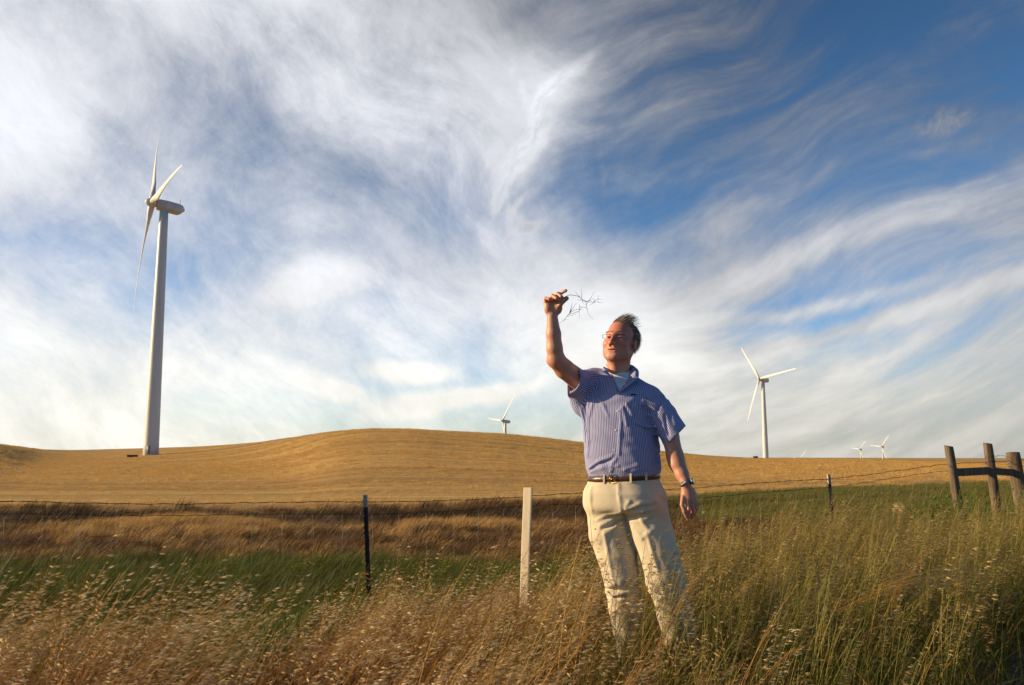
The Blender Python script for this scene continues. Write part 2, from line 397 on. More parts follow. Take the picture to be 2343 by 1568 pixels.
# ------------------------------------------------------------------ wind turbines
tm, t, pb, out = mat_new('turbine_paint')
tc = t.new('ShaderNodeTexCoord').outputs['Object']
n = t.noise(t.mapping(tc, sc=(1, 1, .12)), .8, 5, .6)
t.put(pb.inputs['Base Color'], t.mix(t.mapr(n, .35, .7), (.60, .60, .575), (.53, .53, .50)))
pb.inputs['Roughness'].default_value = .42
tdark = simple_mat('turbine_dark', (.06, .06, .06), .6)
tund = simple_mat('nacelle_lower_paint', (.55, .5, .4), .5)
def blade_mesh(L):
    vs, fs = [], []; n = 14; st = [0,.03,.08,.14,.2,.28,.36,.45,.55,.65,.75,.84,.92,.97,1.0]
    for i, s in enumerate(st):
        z = s*L
        ch = np.interp(s, [0,.04,.2,.3,.6,.9,.97,1], [1.7,1.7,2.35,2.1,1.3,.75,.5,.2])*L/34
        th = np.interp(s, [0,.04,.2,.3,.6,.9,1], [1.8,1.75,.9,.6,.3,.13,.04])*L/34
        tw = R(np.interp(s, [0,.15,.3,.6,1], [22,20,12,5,1]))
        bend = 1.5*(s**2.4)*L/34
        off = np.interp(s, [0,.05,.2,1], [0,0,.45,.12])*L/34
        for k in range(n):
            a = 2*math.pi*k/n; x = math.cos(a)*ch/2+off*.8; y = math.sin(a)*th/2*(1 if s < .1 else (.55+.45*math.cos(a/2)**2))
            X = x*math.cos(tw)-y*math.sin(tw); Yy = x*math.sin(tw)+y*math.cos(tw)
            vs.append((X, Yy+bend, z))
    for i in range(len(st)-1):
        for k in range(n): fs.append((i*n+k, i*n+(k+1)%n, (i+1)*n+(k+1)%n, (i+1)*n+k))
    fs.append(tuple(range(n-1,-1,-1))); fs.append(tuple((len(st)-1)*n+k for k in range(n)))
    me = bpy.data.meshes.new('blade'); me.from_pydata(vs, [], fs); me.update()
    me.polygons.foreach_set('use_smooth', [True]*len(me.polygons)); me.materials.append(tm); return me
BL = 33.5; blade_me = blade_mesh(BL)
AXAZ = R(-120.5)
def turbine(base, hubh, phi0, label, door=True, r0=2.2, axaz=AXAZ, tips=1.0):
    root = empty('wind_turbine', base, -axaz)     # local +Y looks into the wind, towards the rotor
    tag(root, label, 'wind turbine', 'white three-bladed wind turbines on the hills')
    m = MB(); H = hubh-1.5; N = 40; hs = np.linspace(-3, H, 14)
    m.tube([(0,0,h) for h in hs], [r0+(1.25-r0)*max(h, 0)/H for h in hs], N)
    m.build('tower', tm, root)
    # nacelle: lofted rounded box along local Y (negative = tail)
    tilt = Matrix.Rotation(R(5), 4, 'X'); hub = Vector((0, 0, hubh))
    def loft(secs, n=24):
        mm = MB(); vs = []
        for (y, wd, zt, zb, e) in secs:
            for k in range(n):
                a = 2*math.pi*k/n; cx, cz = math.cos(a), math.sin(a)
                sx = abs(cx)**e*math.copysign(1, cx); sz = abs(cz)**e*math.copysign(1, cz)
                vs.append(hub+(tilt @ Vector((sx*wd/2, y, (zt+zb)/2+sz*(zt-zb)/2))))
        fs = []
        for i in range(len(secs)-1):
            for k in range(n): fs.append((i*n+k, i*n+(k+1)%n, (i+1)*n+(k+1)%n, (i+1)*n+k))
        fs.append(tuple(range(n-1,-1,-1))); fs.append(tuple((len(secs)-1)*n+k for k in range(n)))
        mm.add(vs, fs); return mm
    loft([(2.2,2.3,1.15,-1.1,.6),(2.0,2.8,1.35,-1.25,.4),(-1,2.9,1.4,-1.35,.32),(-4.0,2.9,1.2,-1.45,.32),(-5.1,2.6,.95,-1.35,.35),(-5.6,1.8,.5,-.9,.5)]).build('nacelle', tm, root)
    loft([(2.1,2.5,-.9,-1.5,.4),(1.9,2.7,-.9,-1.7,.3),(-4.1,2.7,-.9,-1.95,.3),(-4.9,2.3,-.9,-1.6,.4)]).build('nacelle_floor', tund, root)
    if door:
        m = MB(); m.tube([hub+Vector((.4,-4.6,1.0)), hub+Vector((.4,-4.6,2.5))], .05, 6)
        m.box(hub+Vector((.4,-4.6,2.5)), (.5,.12,.12)); m.build('wind_mast', tdark, root)
        m = MB(); m.tube([hub+(tilt @ Vector((0,-5.55,-.2))), hub+(tilt @ Vector((0,-5.9,-.2)))], [.65,.45], 14); m.build('tail_vent', simple_mat('tail_vent_red', (.25,.1,.07), .6), root)
    loft([(2.15,1.9,.95,-.95,1),(2.5,2.5,1.25,-1.25,1),(3.8,2.7,1.35,-1.35,1),(4.7,2.3,1.15,-1.15,1),(5.3,1.4,.7,-.7,1),(5.55,.4,.2,-.2,1)]).build('hub', tm, root)
    for k in range(3):
        ph = R(phi0+120*k)
        b = bpy.data.objects.new('blade', blade_me); COL.objects.link(b); b.parent = root
        # local X such that sin>0 points along azimuth axaz+90deg seen from above
        d = Vector((math.sin(ph), 0, math.cos(ph)))
        Zc = (tilt @ d).normalized(); Yc = -(tilt @ Vector((0,1,0))).normalized()   # bend goes down-wind
        Xc = Yc.cross(Zc)
        M = Matrix((Xc, Yc, Zc)).transposed().to_4x4(); M.translation = hub+(tilt @ Vector((0,3.5,0)))+Zc*.9
        b.matrix_local = M @ Matrix.Scale(tips, 4)
    return root
def tb(px_base, py_base, px_hub, py_hub, Y, phi0, label, **kw):
    h = P(px_hub, py_hub, Y); zb = gz(h.x, Y); hubh = h.z-zb
    return h, zb, hubh
# the rotor centre sits ahead of the tower, so shift the tower back along the wind axis
def place(px_hub, py_hub, Y, phi0, label, hubh=None, **kw):
    ax = kw.get('axaz', AXAZ); h = P(px_hub, py_hub, Y); dirv = Vector((math.sin(ax), math.cos(ax), 0))
    tw = h-dirv*3.5; tw.z = 0
    zb = h.z-.3-hubh if hubh else gz(tw.x, tw.y)
    return turbine((tw.x, tw.y, zb), h.z-.3-zb, phi0, label, **kw)
place(348, 464, 251, 33, 'nearest and largest white wind turbine, full height at the left, standing in the golden field', axaz=R(-122), tips=1.05)
place(1737, 867, 640, 39, 'mid-distance wind turbine right of the man, whole tower and three spread blades showing', hubh=66)
place(1149, 963, 884, 84, 'small wind turbine peeking over the round hill crest just left of the man', hubh=66, door=False)
place(1966, 1028, 2350, 82, 'tiny far turbine right of the large one, left and lower of the close pair', hubh=66, door=False, tips=.88)
place(2016, 1022, 2080, 85, 'tiny far turbine, right and taller one of the close pair left of the fence posts', hubh=66, door=False)
place(1831, 1049, 2450, 84, 'farthest turbine, only its blades rising above the ridge right of the mid-distance turbine', hubh=66, door=False, tips=.88)

# door with steps on the near tower
tb1 = bpy.data.objects['wind_turbine']
Rz = 2.2
dm = MB()
az_l = math.atan2(-tb1.location.x, -tb1.location.y)+R(20)
def loc_dir(a): # world azimuth -> local direction of the turbine root
    v = Vector((math.sin(a), math.cos(a), 0)); return Matrix.Rotation(AXAZ, 3, 'Z') @ v
dv = loc_dir(az_l)
Md = Matrix.Rotation(math.atan2(-dv.x, dv.y), 4, 'Z')
dm.box(dv*2.2+Vector((0,0,1.6)), (.9,.16,2.0), Md); dd = dm.build('door', simple_mat('door_paint', (.32,.32,.3), .5), tb1)
dm = MB(); dm.box(dv*2.6+Vector((0,0,.35)), (1.1,.7,.08), Md)
for s in (-.5,.5):
    q = Md @ Vector((s,0,0)); dm.tube([dv*2.9+q+Vector((0,0,-.3)), dv*2.9+q+Vector((0,0,1.3)), dv*2.35+q+Vector((0,0,1.3))], .04, 6)
dm.build('door_step', tdark, tb1)
# low boxes beside towers
def ibox(px, py, Y, sx, sz, label):
    p = P(px, py, Y); z = gz(p.x, p.y); r = empty('equipment_box', (p.x, p.y, z), R(10))
    tag(r, label, 'equipment box')
    m = MB(); m.box((0,0,sz/2), (sx,1.0,sz)); m.build('casing', tdark, r, smooth=False, bevel=.05)
    m = MB(); m.box((0,0,sz+.04), (sx*1.05,1.1,.08)); m.build('lid', simple_mat('rust_lid', (.22,.07,.04), .7), r, smooth=False)
ibox(303, 1042, 235, 2.6, .55, 'low dark metal box in the field left of the near turbine base')
ibox(1728, 1048, 370, 1.9, .65, 'small dark box on the ridge beside the mid-distance turbine tower')

# ------------------------------------------------------------------ fence
steel = simple_mat('weathered_steel', (.045,.04,.035), .55, .6, .4, 20, .3)
whitep = simple_mat('chipped_white_paint', (.62,.55,.48), .7, 0, .6, 60, .2, col2=(.25,.16,.12))
wirem = simple_mat('rusty_wire', (.07,.04,.03), .6, .5, .4, 40)
galv = simple_mat('galvanised_wire', (.28,.26,.23), .5, .7, .4, 40)
wood, t, pb, out = mat_new('weathered_post_wood')
tc = t.new('ShaderNodeTexCoord').outputs['Object']
g = t.noise(t.mapping(tc, sc=(30, 30, 1.6)), 1., 7, .65, .6); g2 = t.noise(t.mapping(tc, sc=(4, 4, .8)), 1., 4, .6)
cw = t.mix(t.mapr(g, .35, .62), (.06, .035, .02), (.20, .13, .08)); cw = t.mix(t.m('MULTIPLY', t.mapr(g2, .45, .7), .5), cw, (.12,.115,.06))
t.put(pb.inputs['Base Color'], cw); pb.inputs['Roughness'].default_value = .85
b = t.new('ShaderNodeBump'); b.inputs['Strength'].default_value = .7; b.inputs['Distance'].default_value = .012; t.put(b.inputs['Height'], g); t.l.new(b.outputs[0], pb.inputs['Normal'])

def fY(px): return 9.713/(1-.454*(px-1171)/F*.99)
fence = empty('wire_fence', (0, 0, 0)); tag(fence, 'barbed and woven wire fence on steel stakes and timber end posts crossing the grass', 'fence')
def wire_line(pts, rad, jit=.004, seg=.09, twist=False):
    W = [P(x, y, fY(x)) for x, y in pts]; outp = []
    for a, b_ in zip(W[:-1], W[1:]):
        n = max(int((b_-a).length/seg), 1)
        for k in range(n):
            f = k/n; q = a.lerp(b_, f); q.z += random.uniform(-jit, jit)+jit*1.5*math.sin(q.x*2.3); outp.append(q)
    outp.append(W[-1]); return outp
w1 = [(-900,1140),(-300,1146),(0,1149),(110,1149),(420,1152),(832,1150),(1031,1143.7),(1196,1136.7),(1337,1129.4),(1560,1117),(1754,1105.7),(1893,1095),(2005,1082.6),(2170,1063),(2256,1057),(2318,1053),(2600,1040)]
w2 = [(-900,1172),(-300,1176),(0,1177),(400,1178),(832,1177.5),(1055,1166),(1172,1160),(1321,1155),(1560,1142),(1754,1127),(1893,1115.7),(2005,1099),(2170,1078),(2256,1069),(2318,1066.7),(2600,1056)]
for wl, bstep in ((w1, 1), (w2, 0)):
    pts = wire_line(wl, .0035, .006); m = MB()
    # two strands twisted
    for s in (0, math.pi):
        m.tube([p+Vector((0, math.cos(i*1.6+s)*.003, math.sin(i*1.6+s)*.003)) for i, p in enumerate(pts)],   .0022 if bstep else .0018, 5)
    if bstep:
        acc = 0
        for a, b_ in zip(pts[:-1], pts[1:]):
            acc += (b_-a).length
            if acc > .125:
                acc = 0; th = random.uniform(0, 3)
                for s in (0, 1.6):
                    d = Vector((.25, math.cos(th+s), math.sin(th+s))).normalized()*.02; m.tube([a-d, a+d], .0016, 4)
    m.build('barbed_wire', wirem, fence)
w3 = [(-300,1252),(0,1246),(230,1243),(596,1240),(836,1233),(1055,1219),(1193,1212),(1321,1203),(1560,1185),(1754,1160),(1900,1146),(2005,1132),(2130,1115),(2175,1108)]
w4 = [(-300,1312),(0,1304),(230,1297),(596,1288),(840,1279),(985,1270),(1245,1249),(1560,1222),(1900,1178),(2175,1135)]
w5 = [(-300,1368),(0,1358),(596,1336),(840,1322),(1245,1290),(1560,1260),(1900,1210),(2175,1160)]
mm = MB()
L = {}
for k, wl in enumerate((w3, w4, w5)):
    pts = wire_line(wl, .0018, .005, .15); mm.tube(pts, .0013, 4)
def yat(wl, x): return float(np.interp(x, [a for a, _ in wl], [b for _, b in wl]))
x = -280.
while x < 2160:
    Y = fY(x); j = [random.uniform(-4, 4) for _ in range(4)]
    mm.tube([P(x+j[i]*(.4 if i == 0 else 1), yat(wl, x), fY(x)) for i, wl in enumerate((w2, w3, w4, w5))], .0013, 4)
    d = Y*math.sqrt(1+(.99*(x-1171)/F)**2)
    # walk .30 m along the fence
    x0 = P(x, 1100, fY(x)); x1 = P(x+10, 1100, fY(x+10)); x += 10*.30/(x1-x0).length
mm.build('woven_wire', galv, fence)
def stake(top, bot):
    top, bot = P(*top), P(*bot); d = (bot-top); Ln = d.length; M = d.to_track_quat('-Z', 'Y').to_matrix().to_4x4(); M.translation = top
    vs = [M @ v for v in [Vector(q) for q in []]]
    m = MB(); mt = MB()
    prof = [(-.020,.0,.040,.005),(.0,.020,.006,.036)]
    for mbx, z0, z1 in ((mt, 0, -.125), (m, -.125, -Ln)):
        mbx.box(M @ Vector((0,-.002,(z0+z1)/2)), (.044,.006,z0-z1), M.to_3x3()); mbx.box(M @ Vector((0,.019,(z0+z1)/2)), (.006,.034,z0-z1), M.to_3x3())
    z = -.06
    while z > -Ln: m.box(M @ Vector((0,-.009,z)), (.014,.010,.016), M.to_3x3()); z -= .054
    p = m.build('steel_stake', steel, fence, smooth=False)
    tp = mt.build('painted_tip', whitep, p, smooth=False)
    for zz in (-.09, -.21, -.45, -.7):
        cl = MB(); cl.tube([M @ Vector((.026*math.cos(a), -.012+.03*math.sin(a), zz+.004*a)) for a in np.linspace(0, 6.0, 12)], .0022, 4)
        cl.build('wire_clip', galv, p)
stake((832, 1133, 9.0), (844, 1432, 9.0)); stake((1893, 1086, 11.72), (1911, 1300, 11.72))
def wpost(top, bot, r, seed):
    top, bot = P(*top), P(*bot); rr = random.Random(seed); m = MB(); pts = []; rads = []
    n = 16; vs = []; N = 20; d = bot-top
    lob = [(rr.uniform(0, .05), rr.uniform(0, 6.28)) for _ in range(5)]
    for i in range(n):
        f = i/(n-1); c = top+d*f
        for k in range(N):
            a = 2*math.pi*k/N; q = 1+sum(am*math.sin((j+2)*a+ph+f*.8) for j, (am, ph) in enumerate(lob))*.6
            rad = r*q*(1+.06*f)*(0.96 if i == 0 else 1)
            vs.append(c+Vector((math.cos(a)*rad, math.sin(a)*rad, (.012*math.sin(a+lob[0][1]) if i == 0 else 0))))
    fs = [(i*N+k, (i+1)*N+k, (i+1)*N+(k+1)%N, i*N+(k+1)%N) for i in range(n-1) for k in range(N)]
    fs.append(tuple(range(N)));
    m.add(vs, fs); return m.build('wooden_post', wood, fence)
wpost((2169.5,1020.5,12.62), (2201,1215,12.62), .062, 1)
wpost((2259,1015,12.95), (2287,1215,12.95), .064, 2)
wpost((2316,1036,13.2), (2350,1225,13.2), .100, 3)
def rail(a, b_, h, name='brace_rail'):
    a, b_ = P(*a), P(*b_); d = b_-a; M = d.to_track_quat('X', 'Z').to_matrix(); m = MB()
    m.box((a+b_)/2, (d.length, .045, h), M); o = m.build(name, wood, fence, smooth=False, bevel=.006); return o
rail((2172,1082,12.62), (2268,1077,12.95), .115); rail((2272,1078,12.96), (2332,1083,13.2), .105)
m = MB()   # slack wire wound on the posts
for (px, py, Y, r_) in ((2265,1060,12.95,.07),):
    c = P(px, py, Y); m.tube([c+Vector((math.cos(a)*r_, math.sin(a)*r_, .012*a-.03+.01*math.sin(a*2))) for a in np.linspace(0, 15, 60)], .0025, 4)
m.build('slack_wire', wirem, fence); m = MB()
c = P(2292, 1053, 13.0); m.tube([c+Vector((.09*math.cos(a)*(1+.1*a), .03*math.sin(a), .07*math.sin(a))) for a in np.linspace(0, 9, 40)], .002, 4)
m.build('slack_wire', wirem, fence)

# ------------------------------------------------------------------ white marker post
mk, t, pb, out = mat_new('fibreglass_white')
tc = t.new('ShaderNodeTexCoord').outputs['Object']; n = t.noise(t.mapping(tc, sc=(6,6,1.5)), 3, 6, .7)
t.put(pb.inputs['Base Color'], t.mix(t.mapr(n, .4, .75), (.68,.56,.38), (.50,.40,.25))); pb.inputs['Roughness'].default_value = .6
mp = empty('marker_post', (P(1198,1450,6.5).x, 6.5, gz(P(1198,1450,6.5).x, 6.5)), 0); tag(mp, 'plain cream-white flat marker post standing in dry grass left of the man', 'marker post')
vs = []; n = 14; prof = [(-.0325,.010),(-.030,.0),(-.024,-.002),(.024,-.002),(.030,.0),(.0325,.010),(.0295,.010),(.0275,.003),(.022,.0015),(-.022,.0015),(-.0275,.003),(-.0295,.010)]
for i in range(n):
    f = i/(n-1); c = P(1207-11*f-1.2*math.sin(f*3.1), 1116+350*f, 6.5)
    for (a, b_) in prof: vs.append((c.x+a*1.15*math.cos(-.5)-b_*math.sin(-.5), c.y+b_*math.cos(-.5)+a*1.15*math.sin(-.5), c.z+(.003*math.sin(a*400) if i == 0 else 0)))
vs = [Vector(v)-mp.location for v in vs]; k_ = len(prof)
fs = [(i*k_+k, (i+1)*k_+k, (i+1)*k_+(k+1)%k_, i*k_+(k+1)%k_) for i in range(n-1) for k in range(k_)]
for i in (0, n-1):
    for k in range(5): fs.append((i*k_+k, i*k_+k+1, i*k_+10-k, i*k_+11-k) if i == 0 else (i*k_+11-k, i*k_+10-k, i*k_+k+1, i*k_+k))
mesh_obj('post_strip', vs, fs, mk, mp, smooth=False)
# ------------------------------------------------------------------ grasses
def grass_mat(name, cols, trans=.35, rough=.6, spec=.3):
    m, t, pb, out = mat_new(name)
    oi = t.new('ShaderNodeObjectInfo').outputs['Random']
    at_ = t.new('ShaderNodeAttribute', attribute_name='rnd').outputs['Fac']
    f = t.m('ADD', t.m('MULTIPLY', oi, .5), t.m('MULTIPLY', at_, .5))
    c = t.ramp(f, [(i/(len(cols)-1), q) for i, q in enumerate(cols)])
    t.put(pb.inputs['Base Color'], c); pb.inputs['Roughness'].default_value = rough; pb.inputs['Specular IOR Level'].default_value = spec
    tr = t.new('ShaderNodeBsdfTranslucent'); t.put(tr.inputs[0], c)
    mx = t.new('ShaderNodeMixShader'); mx.inputs[0].default_value = trans
    t.l.new(pb.outputs[0], mx.inputs[1]); t.l.new(tr.outputs[0], mx.inputs[2]); t.l.new(mx.outputs[0], out.inputs[0])
    return m
m_drystem = grass_mat('dry_stem', [(.34,.15,.04),(.54,.30,.07),(.70,.45,.12)])
m_dryhead = grass_mat('oat_husk', [(.52,.33,.12),(.68,.50,.24),(.84,.70,.44)], .35)
m_dryleaf = grass_mat('dry_leaf', [(.07,.025,.01),(.19,.08,.025),(.42,.23,.065)])
m_grstem = grass_mat('olive_stem', [(.15,.15,.02),(.34,.29,.05),(.58,.44,.12)])
m_grhead = grass_mat('olive_husk', [(.24,.15,.05),(.38,.26,.09),(.54,.40,.18)], .4)
m_grleaf = grass_mat('green_leaf', [(.04,.05,.006),(.10,.115,.012),(.21,.19,.028)], .4)
m_lush = grass_mat('lush_leaf', [(.02,.03,.003),(.05,.068,.005),(.11,.125,.010),(.19,.17,.02)], .35)
m_brown = grass_mat('brown_leaf', [(.07,.030,.010),(.15,.072,.022),(.26,.14,.042)], .3)
m_stub = grass_mat('straw', [(.42,.22,.055),(.60,.36,.10),(.74,.50,.18)], .3)
m_yel = grass_mat('yellow_petal', [(.75,.38,.01),(.85,.55,.02)], .3)

class GB:
    """grass builder: faces with a material slot and a random value"""
    def __init__(s): s.v = []; s.f = []; s.mi = []; s.rn = []
    def face(s, pts, mi, rn):
        n = len(s.v); s.v += pts; s.f.append(tuple(range(n, n+len(pts)))); s.mi.append(mi); s.rn += [rn]*len(pts)
    def ribbon(s, pts, wd, mi, rn, side):
        n = len(s.v)
        for p, w_ in zip(pts, wd): s.v += [p-side*w_, p+side*w_]; s.rn += [rn, rn]
        for i in range(len(pts)-1): s.f.append((n+2*i, n+2*i+1, n+2*i+3, n+2*i+2)); s.mi.append(mi)
    def stem(s, pts, rad, mi, rn):
        n = len(s.v); K = 3
        for p, r_ in zip(pts, rad):
            for k in range(K):
                a = 2.094*k; s.v.append(p+Vector((math.cos(a)*r_, math.sin(a)*r_, 0))); s.rn.append(rn)
        for i in range(len(pts)-1):
            for k in range(K): s.f.append((n+i*K+k, n+i*K+(k+1)%K, n+(i+1)*K+(k+1)%K, n+(i+1)*K+k)); s.mi.append(mi)
    def build(s, name, mats):
        me = bpy.data.meshes.new(name); me.from_pydata([tuple(v) for v in s.v], [], s.f); me.update()
        for m_ in mats: me.materials.append(m_)
        me.polygons.foreach_set('material_index', s.mi)
        a = me.attributes.new('rnd', 'FLOAT', 'POINT'); a.data.foreach_set('value', np.array(s.rn, np.float32))
        return bpy.data.objects.new(name, me)
def curve_pts(base, h, lean, laz, n, curl=1.6):
    d = Vector((math.cos(laz), math.sin(laz), 0)); out_ = []
    for i in range(n):
        f = i/(n-1); out_.append(base+d*(lean*h*f**curl)+Vector((0,0,h*f*(1-.35*lean*f))))
    return out_
U = random.uniform
def oat(g, base, h, lean, laz, nsp=18):
    rn = U(0,1); pts = curve_pts(base, h, lean, laz, 9, 1.7)
    g.stem(pts, [.0019*(1-.55*i/8) for i in range(9)], 0, rn)
    # panicle on the top 38%
    for k in range(nsp):
        f = 1-.34*(k+.3)/nsp+U(-.01,.01); i = min(f*8, 7.999); j = int(i); p = pts[j].lerp(pts[j+1], i-j)
        spread = .012+.05*(1-f)/.34*U(.5,1.2)
        a = laz+U(-.5,.5); o_ = Vector((math.cos(a)*spread+U(0,.012), math.sin(a)*spread, U(-.012,.02)))
        q = p+o_
        mid = (p+q)/2+Vector((0,0,.012))
        g.ribbon([p, mid, q], [.0004]*3, 0, rn, Vector((0,1,0)))
        L = U(.021,.030); da = U(-.25,.30); da2 = laz+U(-.3,.3); dv = Vector((math.cos(da2)*math.cos(da), math.sin(da2)*math.cos(da), -math.sin(da)*.9+.02)).normalized()
        up = Vector((U(-.3,.3),U(-1,1),1)); sd = dv.cross(up).normalized(); up = sd.cross(dv)
        r2 = U(0,1)
        for sg in (1,-1):
            tip = q+dv*L+up*sg*.0035*U(.6,1.6)
            m1 = q+dv*L*.4+up*sg*.0018
            g.face([q, m1+sd*.0025, tip, m1-sd*.0025], 1, r2)
        if U(0,1) < .6:
            g.ribbon([q+dv*L*.5, q+dv*L*1.5+up*.004], [.0005,.0002], 1, r2, sd)
def blades(g, n, rad, h0, h1, w0, mi, lean=(.1,.9), laz0=0., spread=1.2, n_seg=5, curl=1.7):
    for _ in range(n):
        a = U(0,6.283); r_ = rad*math.sqrt(U(0,1)); b_ = Vector((r_*math.cos(a), r_*math.sin(a), -.02))
        h = U(h0,h1); laz = laz0+random.gauss(0, spread); pts = curve_pts(b_, h, U(*lean), laz, n_seg, curl)
        sa_ = U(0,3.14); sd = Vector((math.cos(sa_), math.sin(sa_), 0)); w_ = w0*U(.6,1.3)
        g.ribbon(pts, [w_*(1-(i/(n_seg-1))**1.5*.92) for i in range(n_seg)], mi, U(0,1), sd)
def lib(name, count, fn, mats):
    c = bpy.data.collections.new(name)
    for i in range(count):
        g = GB(); fn(g, i); c.objects.link(g.build(name+'_clump', mats))
    return c
def oat_clump(g, i, ns=(5,9), hr=(.45,.88), ln=(.25,.7)):
    for _ in range(random.randint(*ns)):
        a = U(0,6.283); r_ = .07*math.sqrt(U(0,1))
        oat(g, Vector((r_*math.cos(a), r_*math.sin(a), -.02)), U(*hr)*(1.12 if U(0,1)<.1 else 1), U(*ln), random.gauss(0,.3), random.randint(9,17))
    blades(g, 7, .11, .2, .5, .0026, 2, (.3,1.1))
L_dry = lib('dry_oats', 12, oat_clump, [m_drystem, m_dryhead, m_dryleaf])
L_olive = lib('olive_oats', 12, lambda g, i: (oat_clump(g, i, ln=(.08,.45)), blades(g, 12, .11, .25, .55, .0028, 2, (.1,.6)))[0], [m_grstem, m_grhead, m_grleaf])
L_under = lib('understory', 8, lambda g, i: (blades(g, 34, .16, .12, .42, .0030, 0, (.2,1.2), 0, 1.3), blades(g, 14, .16, .1, .3, .003, 1, (.2,1.2), 0, 2))[0], [m_dryleaf, m_drystem])
L_underg = lib('understory_green', 8, lambda g, i: (blades(g, 30, .16, .12, .45, .0032, 0, (.1,.9), 0, 1.3), blades(g, 16, .16, .1, .4, .003, 1, (.2,1.2), 0, 2))[0], [m_grleaf, m_dryleaf])
L_lush = lib('lush', 8, lambda g, i: blades(g, 46, .22, .22, .55, .0048, 0, (.25,.9), 0, .6), [m_lush])
L_brown = lib('brown', 8, lambda g, i: blades(g, 70, .34, .10, .32, .005, 0, (.3,1.0), 0, .7), [m_brown])
L_stub = lib('stubble', 6, lambda g, i: blades(g, 46, .6, .12, .30, .010, 0, (.2,.9), 0, 1.0, 3), [m_stub])

def scatter(name, coll, X, Y, scl, label, cat, tiltx=0., rotj=.5, zoff=0.):
    n = len(X); Z = terrain(X, Y)+zoff
    me = bpy.data.meshes.new(name); me.vertices.add(n); me.vertices.foreach_set('co', np.stack([X, Y, Z], -1).ravel().astype(np.float32))
    rot = np.zeros((n, 3), np.float32); rot[:, 2] = rng.normal(0, rotj, n); rot[:, 0] = rng.normal(0, .06, n); rot[:, 1] = rng.normal(tiltx, .08, n)
    a = me.attributes.new('rot', 'FLOAT_VECTOR', 'POINT'); a.data.foreach_set('vector', rot.ravel())
    a = me.attributes.new('scl', 'FLOAT', 'POINT'); a.data.foreach_set('value', np.asarray(scl, np.float32))
    a = me.attributes.new('idx', 'INT', 'POINT'); a.data.foreach_set('value', rng.integers(0, len(coll.objects), n).astype(np.int32))
    o = bpy.data.objects.new(name, me); COL.objects.link(o); tag(o, label, cat, kind='stuff')
    ng = bpy.data.node_groups.new(name+'_scatter', 'GeometryNodeTree')
    ng.interface.new_socket('Geometry', in_out='INPUT', socket_type='NodeSocketGeometry'); ng.interface.new_socket('Geometry', in_out='OUTPUT', socket_type='NodeSocketGeometry')
    N_ = ng.nodes; gi = N_.new('NodeGroupInput'); go = N_.new('NodeGroupOutput')
    ci = N_.new('GeometryNodeCollectionInfo'); ci.inputs['Collection'].default_value = coll; ci.inputs['Separate Children'].default_value = True; ci.inputs['Reset Children'].default_value = True
    ip = N_.new('GeometryNodeInstanceOnPoints'); ip.inputs['Pick Instance'].default_value = True
    def na(nm, ty):
        q = N_.new('GeometryNodeInputNamedAttribute'); q.data_type = ty; q.inputs['Name'].default_value = nm
        return [s_ for s_ in q.outputs if s_.enabled and s_.name == 'Attribute'][0]
    lk = ng.links.new
    lk(gi.outputs[0], ip.inputs['Points']); lk(ci.outputs[0], ip.inputs['Instance']); lk(na('idx', 'INT'), ip.inputs['Instance Index'])
    lk(na('rot', 'FLOAT_VECTOR'), ip.inputs['Rotation']); lk(na('scl', 'FLOAT'), ip.inputs['Scale']); lk(ip.outputs[0], go.inputs[0])
    md = o.modifiers.new('scatter', 'NODES'); md.node_group = ng
    return o
def pts_in(y0, y1, dens, pxr=(-500, 2850)):
    """random points on the ground between two depths, dens(px, Y) per m2"""
    u0, u1 = (pxr[0]-1171)/F/.9915, (pxr[1]-1171)/F/.9915
    area = (u1-u0)*(y1*y1-y0*y0)/2; dm = 1.
    Y = np.sqrt(rng.uniform(y0*y0, y1*y1, int(area*dens[0]))); u = rng.uniform(u0, u1, len(Y)); X = u*Y
    px = 1171+F*u*.9915
    keep = rng.uniform(0, 1, len(Y)) < dens[1](px, X, Y)
    return X[keep], Y[keep], px[keep]
def notgravel(X, Y):
    return np.clip(((Y-3.15)-(X-1.05))/.9+.6, 0, 1)
MANX, MANY = .57, 4.55
def notman(X, Y, r_=.20):
    return ((X-MANX)**2*.5+(Y-MANY)**2 > r_*r_)*1.
def lowfreq(X, Y, s, o=0): return .5+.25*(np.sin(X*s+1.7*np.sin(Y*s*.7+o))+np.sin(Y*s*1.3+o+1.2*np.sin(X*s*.8)))
def oat_far(px): return np.interp(px, [-500,0,250,420,600,720,835,1170,1450,1900,2342,2800], [5.6,5.6,5.4,4.9,5.0,5.8,6.9,7.2,8.6,11.2,12.5,13.])
def oatdens(px, X, Y):
    far = oat_far(px); d = np.clip((far-Y)/.8, 0, 1)*notgravel(X, Y)
    return d*np.clip(.35+.65*lowfreq(X, Y, 3.3)+.3*np.clip((500-px)/300, 0, 1), 0, 1)
olive_p = lambda px, X, Y: np.clip((px-950)/900+.25*(lowfreq(X, Y, 1.9, 2)-.5)*2, .03, .9)
X, Y, px = pts_in(2.2, 13, (54, oatdens))
keep = (notman(X, Y) > 0) & ~((X > .15) & (X < 1.15) & (Y > 2.4) & (Y < 4.5) & (rng.uniform(0, 1, len(X)) < .08)); X, Y, px = X[keep], Y[keep], px[keep]
isol = rng.uniform(0, 1, len(X)) < olive_p(px, X, Y)
hs_ = np.interp(px, [0,250,430,600,700,835,1300,1900,2342], [1.18,1.10,.88,.88,1.04,1.04,.92,.88,.8])*np.where((px > 640) & (px < 1420), np.interp(Y, [4.8,5.8], [1,.76]), 1)*rng.uniform(.70, 1.15, len(X))*(.76+.48*lowfreq(X, Y, 3.1, 4))
